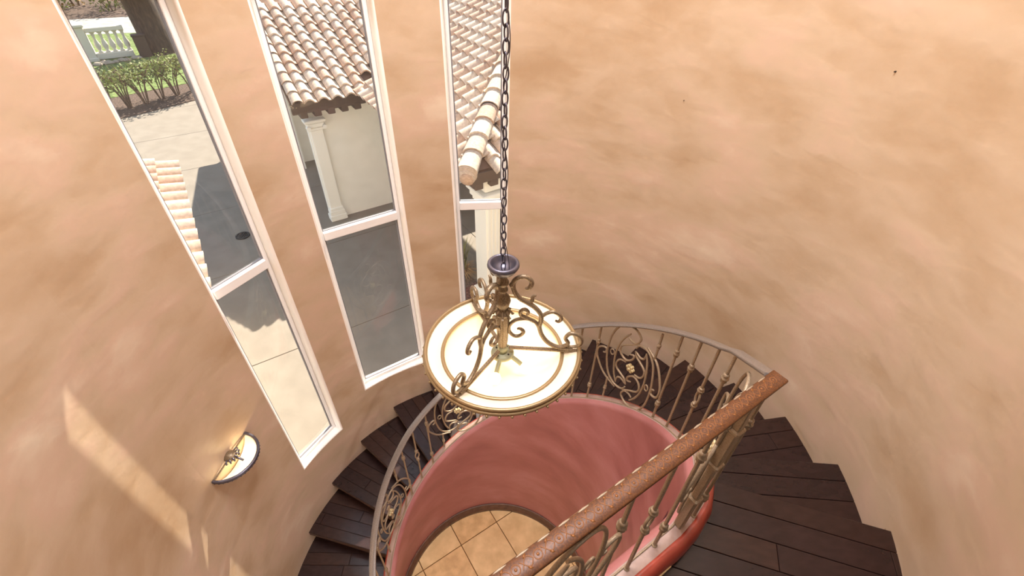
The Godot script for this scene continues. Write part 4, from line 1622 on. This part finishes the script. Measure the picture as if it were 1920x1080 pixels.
func outdoors() -> void:
	var b := Basis(HU, Vector3.UP, HV)
	# driveway of large slabs on a bed of joint dirt
	var mb := MB.new()
	mb.box(house(-4.0, -9.5, GROUND - 0.17), Vector3(30.0, 0.3, 23.0), b)
	var drive := structure(put(mb, "floor_driveway", M.joint_dirt), "pale concrete driveway with scored joints outside the tower", "driveway")
	for i in range(-2, 2):
		for j in range(-6, 2):
			var u0 := -4.6 + i * 7.8
			var v0 := -4.69 + j * 2.6
			mb = MB.new()
			mb.box(house(u0 + 3.9, v0 + 1.3, GROUND - 0.02), Vector3(7.79, 0.04, 2.59), b, 0.005)
			put(mb, "slab", M.driveway, drive)
	# drain cover
	var dp := Vector3(-5.59, GROUND, -6.48)
	var dr := thing("drain_cover", "small round dark drain cover set in the driveway", "drain", Transform3D(Basis.IDENTITY, dp))
	mb = MB.new()
	mb.lathe([Vector2(0.11, 0.0), Vector2(0.14, 0.0), Vector2(0.14, 0.025), Vector2(0.11, 0.03), Vector2(0.11, 0.0)], 20)
	put(mb, "ring", M.drain_iron, dr)
	mb = MB.new()
	for i in 5:
		mb.box(Vector3(-0.08 + i * 0.04, 0.014, 0), Vector3(0.016, 0.02, 2.0 * sqrt(0.0121 - pow(-0.08 + i * 0.04, 2))))
	put(mb, "grate", M.drain_iron, dr)
	# beds and lawn behind the drive
	var strip := func(called: String, m: Material, x0: float, p: Array, q: Array, lift: float, label: String, cat: String) -> void:
		# a long band between two lines that are given by two picture points each on the ground
		var a0: Vector3 = p[0]
		var a1: Vector3 = p[1]
		var b0: Vector3 = q[0]
		var b1: Vector3 = q[1]
		var da := (a1 - a0).normalized() * x0
		var db := (b1 - b0).normalized() * x0
		var s := MB.new()
		var pts := [a0 - da + Vector3(0, lift, 0), a1 + da + Vector3(0, lift, 0), b1 + db + Vector3(0, lift, 0), b0 - db + Vector3(0, lift, 0)]
		slab(s, pts, 0.3)
		structure(put(s, called, m), label, cat)
	var n0 := [Vector3(-12.38, GROUND, -12.53), Vector3(-11.09, GROUND, -14.30)]
	var n1 := [Vector3(-13.82, GROUND, -14.40), Vector3(-12.31, GROUND, -16.05)]
	var n2 := [Vector3(-17.23, GROUND, -18.42), Vector3(-14.90, GROUND, -19.82)]
	var n3 := [Vector3(-21.22, GROUND, -23.09), Vector3(-17.99, GROUND, -24.19)]
	var n4 := [Vector3(-24.39, GROUND, -26.24), Vector3(-20.84, GROUND, -27.91)]
	strip.call("floor_mulch", M.mulch, 10.0, n0, n1, 0.02, "dark mulch bed at the foot of the hedge", "ground")
	strip.call("floor_lawn", M.lawn, 14.0, n1, n2, 0.03, "green lawn between hedge and stone balustrade", "lawn")
	strip.call("floor_verge", M.lawn, 16.0, n2, n3, 0.01, "grass verge behind the stone balustrade", "lawn")
	strip.call("floor_street", M.street, 24.0, n3, n4, 0.015, "pale grey street beyond the balustrade", "street")
	var n5 := [n4[0] + (n4[0] - n3[0]).normalized() * 30.0, n4[1] + (n4[1] - n3[1]).normalized() * 30.0]
	strip.call("floor_bank", M.mulch, 24.0, n4, n5, 0.03, "brown leafy bank on the far side of the street", "ground")
	# wide ground below everything
	mb = MB.new()
	mb.box(Vector3(-20, GROUND - 0.45, -25), Vector3(120, 0.2, 110))
	structure(put(mb, "floor_ground", M.lawn), "grassy ground round the house", "ground")
	# hedge of loose shrubs
	var hedge_at := [Vector3(-12.81, GROUND, -13.15), Vector3(-12.57, GROUND, -13.61), Vector3(-12.31, GROUND, -14.04), Vector3(-12.04, GROUND, -14.49), Vector3(-11.80, GROUND, -14.96), Vector3(-11.54, GROUND, -15.44)]
	var names := ["sparse twiggy shrub at the end of the hedge by the plaster wall", "loose green shrub, second in the hedge from the sparse one", "loose green shrub, third in the hedge from the sparse one", "loose green shrub, fourth in the hedge from the sparse one", "dense green shrub at the window side of the hedge", "dense green shrub beyond the window edge in the hedge"]
	for i in hedge_at.size():
		shrub(hedge_at[i], 1.15 + 0.08 * (i % 2), 0.68, 40 + i, names[i], "hedge shrubs")
	# balustrade
	balustrade(Vector3(-17.74, GROUND, -18.85), Vector3(-16.14, GROUND, -20.04))
	# tree and box
	var tp := Vector3(-15.65, GROUND, -20.46)
	var tree := thing("tree", "tall tree with a thick dark trunk beside the balustrade", "tree", Transform3D(Basis.IDENTITY, tp))
	mb = MB.new()
	mb.tube(smooth([Vector3(0, -0.2, 0), Vector3(-0.02, 0.5, 0), Vector3(-0.15, 2.0, 0), Vector3(-0.4, 4.5, 0.1), Vector3(-0.5, 7.0, 0.2), Vector3(-0.3, 9.0, 0.2)], 4), [0.78, 0.7, 0.65, 0.62, 0.6, 0.58, 0.57, 0.56, 0.55, 0.54, 0.53, 0.52, 0.5, 0.48, 0.46, 0.44, 0.42, 0.4, 0.36, 0.32, 0.28], 14)
	put(mb, "trunk", M.bark, tree)
	var fol := MB.new()
	leaves(fol, Vector3(-0.4, 9.5, 0), Vector3(3.5, 2.2, 3.5), 900, 0.22, 77)
	put(fol, "crown", M.leaf_2, tree)
	var bp := Vector3(-15.85, GROUND, -19.72)
	var bx := thing("utility_box", "small dark brown utility box at the tree foot", "box", Transform3D(b, bp))
	mb = MB.new()
	mb.box(Vector3(0, 0.4, 0), Vector3(0.45, 0.8, 0.35), Basis.IDENTITY, 0.02)
	put(mb, "case", M.box_brown, bx)
	mb = MB.new()
	mb.box(Vector3(0, 0.83, 0), Vector3(0.5, 0.06, 0.4), Basis.IDENTITY, 0.015)
	put(mb, "lid", M.box_brown, bx)
	# rocks along the balustrade's foot
	var r0 := Vector3(-16.80, GROUND, -18.15)
	var r1 := Vector3(-15.90, GROUND, -19.37)
	for i in 8:
		mb = MB.new()
		var p := r0.lerp(r1, i / 7.0) + Vector3(0, 0.06, rng.randf_range(-0.1, 0.1))
		mb.ball(Vector3.ZERO, rng.randf_range(0.1, 0.15), 8, 0.7)
		for k in mb.v.size():
			var q := mb.v[k]
			mb.v[k] = q * (1.0 + 0.25 * sin(q.x * 31.0 + i) * cos(q.z * 27.0))
		for k in mb.g.size():
			mb.g[k] = -1
		tag(put(mb, "border_rock", M.rock, null, Transform3D(Basis(Vector3.UP, i * 1.3).scaled(Vector3(1.3, 1, 0.9)), p)), "rough grey stone bordering the foot of the balustrade", "rock", "rocks along the balustrade")
	# bank of bushes across the street
	var f0: Vector3 = n4[0]
	var f1: Vector3 = n4[1]
	var back: Vector3 = (n4[0] - n3[0]).normalized()
	for i in 8:
		var p: Vector3 = f0.lerp(f1, (i - 2) / 3.0) + back * (2.2 + 2.6 * (i % 2))
		var bu := thing("roadside_bush", "leafy autumn bush across the street" if i % 2 else "dark green bush across the street", "bush", Transform3D(Basis.IDENTITY, p), "golden bushes across the street" if i % 2 else "green bushes across the street")
		fol = MB.new()
		leaves(fol, Vector3(0, 1.1, 0), Vector3(1.35, 1.2, 1.2), 520, 0.17, 300 + i)
		put(fol, "foliage", M.far_leaf_warm if i % 2 else M.leaf_2, bu)
		mb = MB.new()
		for k in 4:
			var a := k * 1.6 + i
			mb.tube(PackedVector3Array([Vector3(0.1 * cos(a), -0.1, 0.1 * sin(a)), Vector3(0.35 * cos(a), 0.6, 0.35 * sin(a)), Vector3(0.7 * cos(a), 1.4, 0.6 * sin(a))]), 0.03, 5)
		put(mb, "stems", M.twig, bu)
	# tufted grass at the wing's corner
	var gp := Vector3(-0.88, GROUND, -5.45)
	var gr := thing("tufted_grass", "tufted ornamental grass with dry skirt by the fluted pilaster", "plant", Transform3D(Basis.IDENTITY, gp))
	for kind in 2:
		mb = MB.new()
		var r := RandomNumberGenerator.new()
		r.seed = 900 + kind
		for i in 90:
			var a := r.randf() * TAU
			var out := r.randf_range(0.05, 0.26) if kind == 0 else r.randf_range(0.2, 0.42)
			var h := r.randf_range(0.45, 0.85) if kind == 0 else r.randf_range(0.08, 0.28)
			var d := Vector3(cos(a), 0, sin(a))
			var s := Vector3(-sin(a), 0, cos(a)) * 0.009
			var p0 := d * 0.04
			var p1 := d * out * 0.5 + Vector3(0, h * 0.7, 0)
			var p2 := d * out + Vector3(0, h * (1.0 if kind == 0 else 0.5), 0)
			mb.quad(p0 - s, p0 + s, p1 + s * 0.8, p1 - s * 0.8, -1)
			mb.tri(p1 - s * 0.8, p1 + s * 0.8, p2, -1)
		put(mb, "blades" if kind == 0 else "dry_skirt", M.grass_blade if kind == 0 else M.dry_blade, gr)
	var bed := MB.new()
	bed.box(house(2.0, -4.3, GROUND + 0.01), Vector3(0.9, 0.06, 1.6), b, 0.01)
	structure(put(bed, "floor_bed", M.mulch), "planting bed at the corner of the hipped wing", "ground")

func leaves(mb: MB, c: Vector3, ext: Vector3, count: int, size: float, seed_: int) -> void:
	var r := RandomNumberGenerator.new()
	r.seed = seed_
	for i in count:
		var p := Vector3(r.randfn(), r.randfn(), r.randfn()).normalized() * pow(r.randf(), 0.45)
		p = c + p * ext
		var n := Vector3(r.randfn(), r.randfn() + 0.6, r.randfn()).normalized()
		var t := n.cross(Vector3(r.randfn(), r.randfn(), r.randfn())).normalized()
		var s := n.cross(t)
		var l := size * r.randf_range(0.6, 1.2)
		var w := l * 0.36
		mb.quad(p - t * l * 0.5, p + s * w, p + t * l * 0.5 + n * l * 0.1, p - s * w, -1)

func shrub(at: Vector3, h: float, spread: float, seed_: int, label: String, grp: String) -> void:
	var root := thing("hedge_shrub", label, "shrub", Transform3D(Basis.IDENTITY, at), grp)
	var r := RandomNumberGenerator.new()
	r.seed = seed_
	var mb := MB.new()
	var fol := MB.new()
	for i in 9:
		var a := r.randf() * TAU
		var d := Vector3(cos(a), 0, sin(a))
		var tip := d * spread * r.randf_range(0.3, 0.95) + Vector3(0, h * r.randf_range(0.75, 1.0), 0)
		var mid := d * spread * 0.25 + Vector3(0, h * 0.42, 0)
		mb.tube(smooth([d * 0.05 - Vector3(0, 0.05, 0), mid, tip], 3), 0.018, 5)
		for k in 3:
			var q := mid.lerp(tip, 0.3 + 0.25 * k)
			var e := q + Vector3(r.randf_range(-0.3, 0.3), r.randf_range(0.1, 0.35), r.randf_range(-0.3, 0.3))
			mb.tube(PackedVector3Array([q, q.lerp(e, 0.5) + Vector3(0, 0.03, 0), e]), 0.009, 4)
		leaves(fol, tip * 0.9, Vector3(0.42, 0.26, 0.42), 46, 0.1, seed_ * 31 + i)
	put(mb, "stems", M.twig, root)
	put(fol, "foliage", M["leaf_%d" % (seed_ % 2)], root)

func balustrade(p0: Vector3, p1: Vector3) -> void:
	var along := (p1 - p0).normalized()
	var b := Basis(along, Vector3.UP, along.cross(Vector3.UP))
	var span := (p1 - p0).length()
	var root := thing("balustrade", "white cast stone balustrade with turned balusters before the street", "balustrade", Transform3D(b, p0))
	var mb := MB.new()
	mb.box(Vector3(0, 0.62, 0), Vector3(0.7, 1.24, 0.6), Basis.IDENTITY, 0.02)
	mb.box(Vector3(0, 1.29, 0), Vector3(0.82, 0.1, 0.72), Basis.IDENTITY, 0.02)
	mb.box(Vector3(0, 0.06, 0), Vector3(0.8, 0.14, 0.7), Basis.IDENTITY, 0.02)
	put(mb, "pier", M.cast_stone, root)
	mb = MB.new()
	mb.box(Vector3(span / 2, 0.13, 0), Vector3(span - 0.7, 0.22, 0.4), Basis.IDENTITY, 0.02)
	put(mb, "bottom_rail", M.cast_stone, root)
	mb = MB.new()
	mb.box(Vector3(span / 2, 1.1, 0), Vector3(span - 0.7, 0.16, 0.4), Basis.IDENTITY, 0.02)
	put(mb, "top_rail", M.cast_stone, root)
	mb = MB.new()
	var prof := []
	for q in [[0.0, 0.24], [0.09, 0.24], [0.09, 0.29], [0.05, 0.32], [0.085, 0.4], [0.11, 0.5], [0.095, 0.6], [0.055, 0.72], [0.045, 0.82], [0.065, 0.9], [0.05, 0.94], [0.09, 0.97], [0.09, 1.02], [0.0, 1.02]]:
		prof.append(Vector2(q[0], q[1]))
	mb.lathe(prof, 12)
	var me := mb.mesh()
	var x := 0.55
	while x < span - 0.3:
		put(me, "baluster", M.cast_stone, root, Transform3D(Basis.IDENTITY, Vector3(x, 0, 0)))
		x += 0.25

# ------------------------------------------------------------------
func _ready() -> void:
	rng.seed = 5
	camera_and_light()
	materials()
	tower()
	for n in 3:
		window(n)
	well_floor()
	well_wall()
	staircase()
	upper_hall()
	railing()
	pendant()
	sconce()
	fill_fixtures()
	marks()
	outdoors()
	wings()
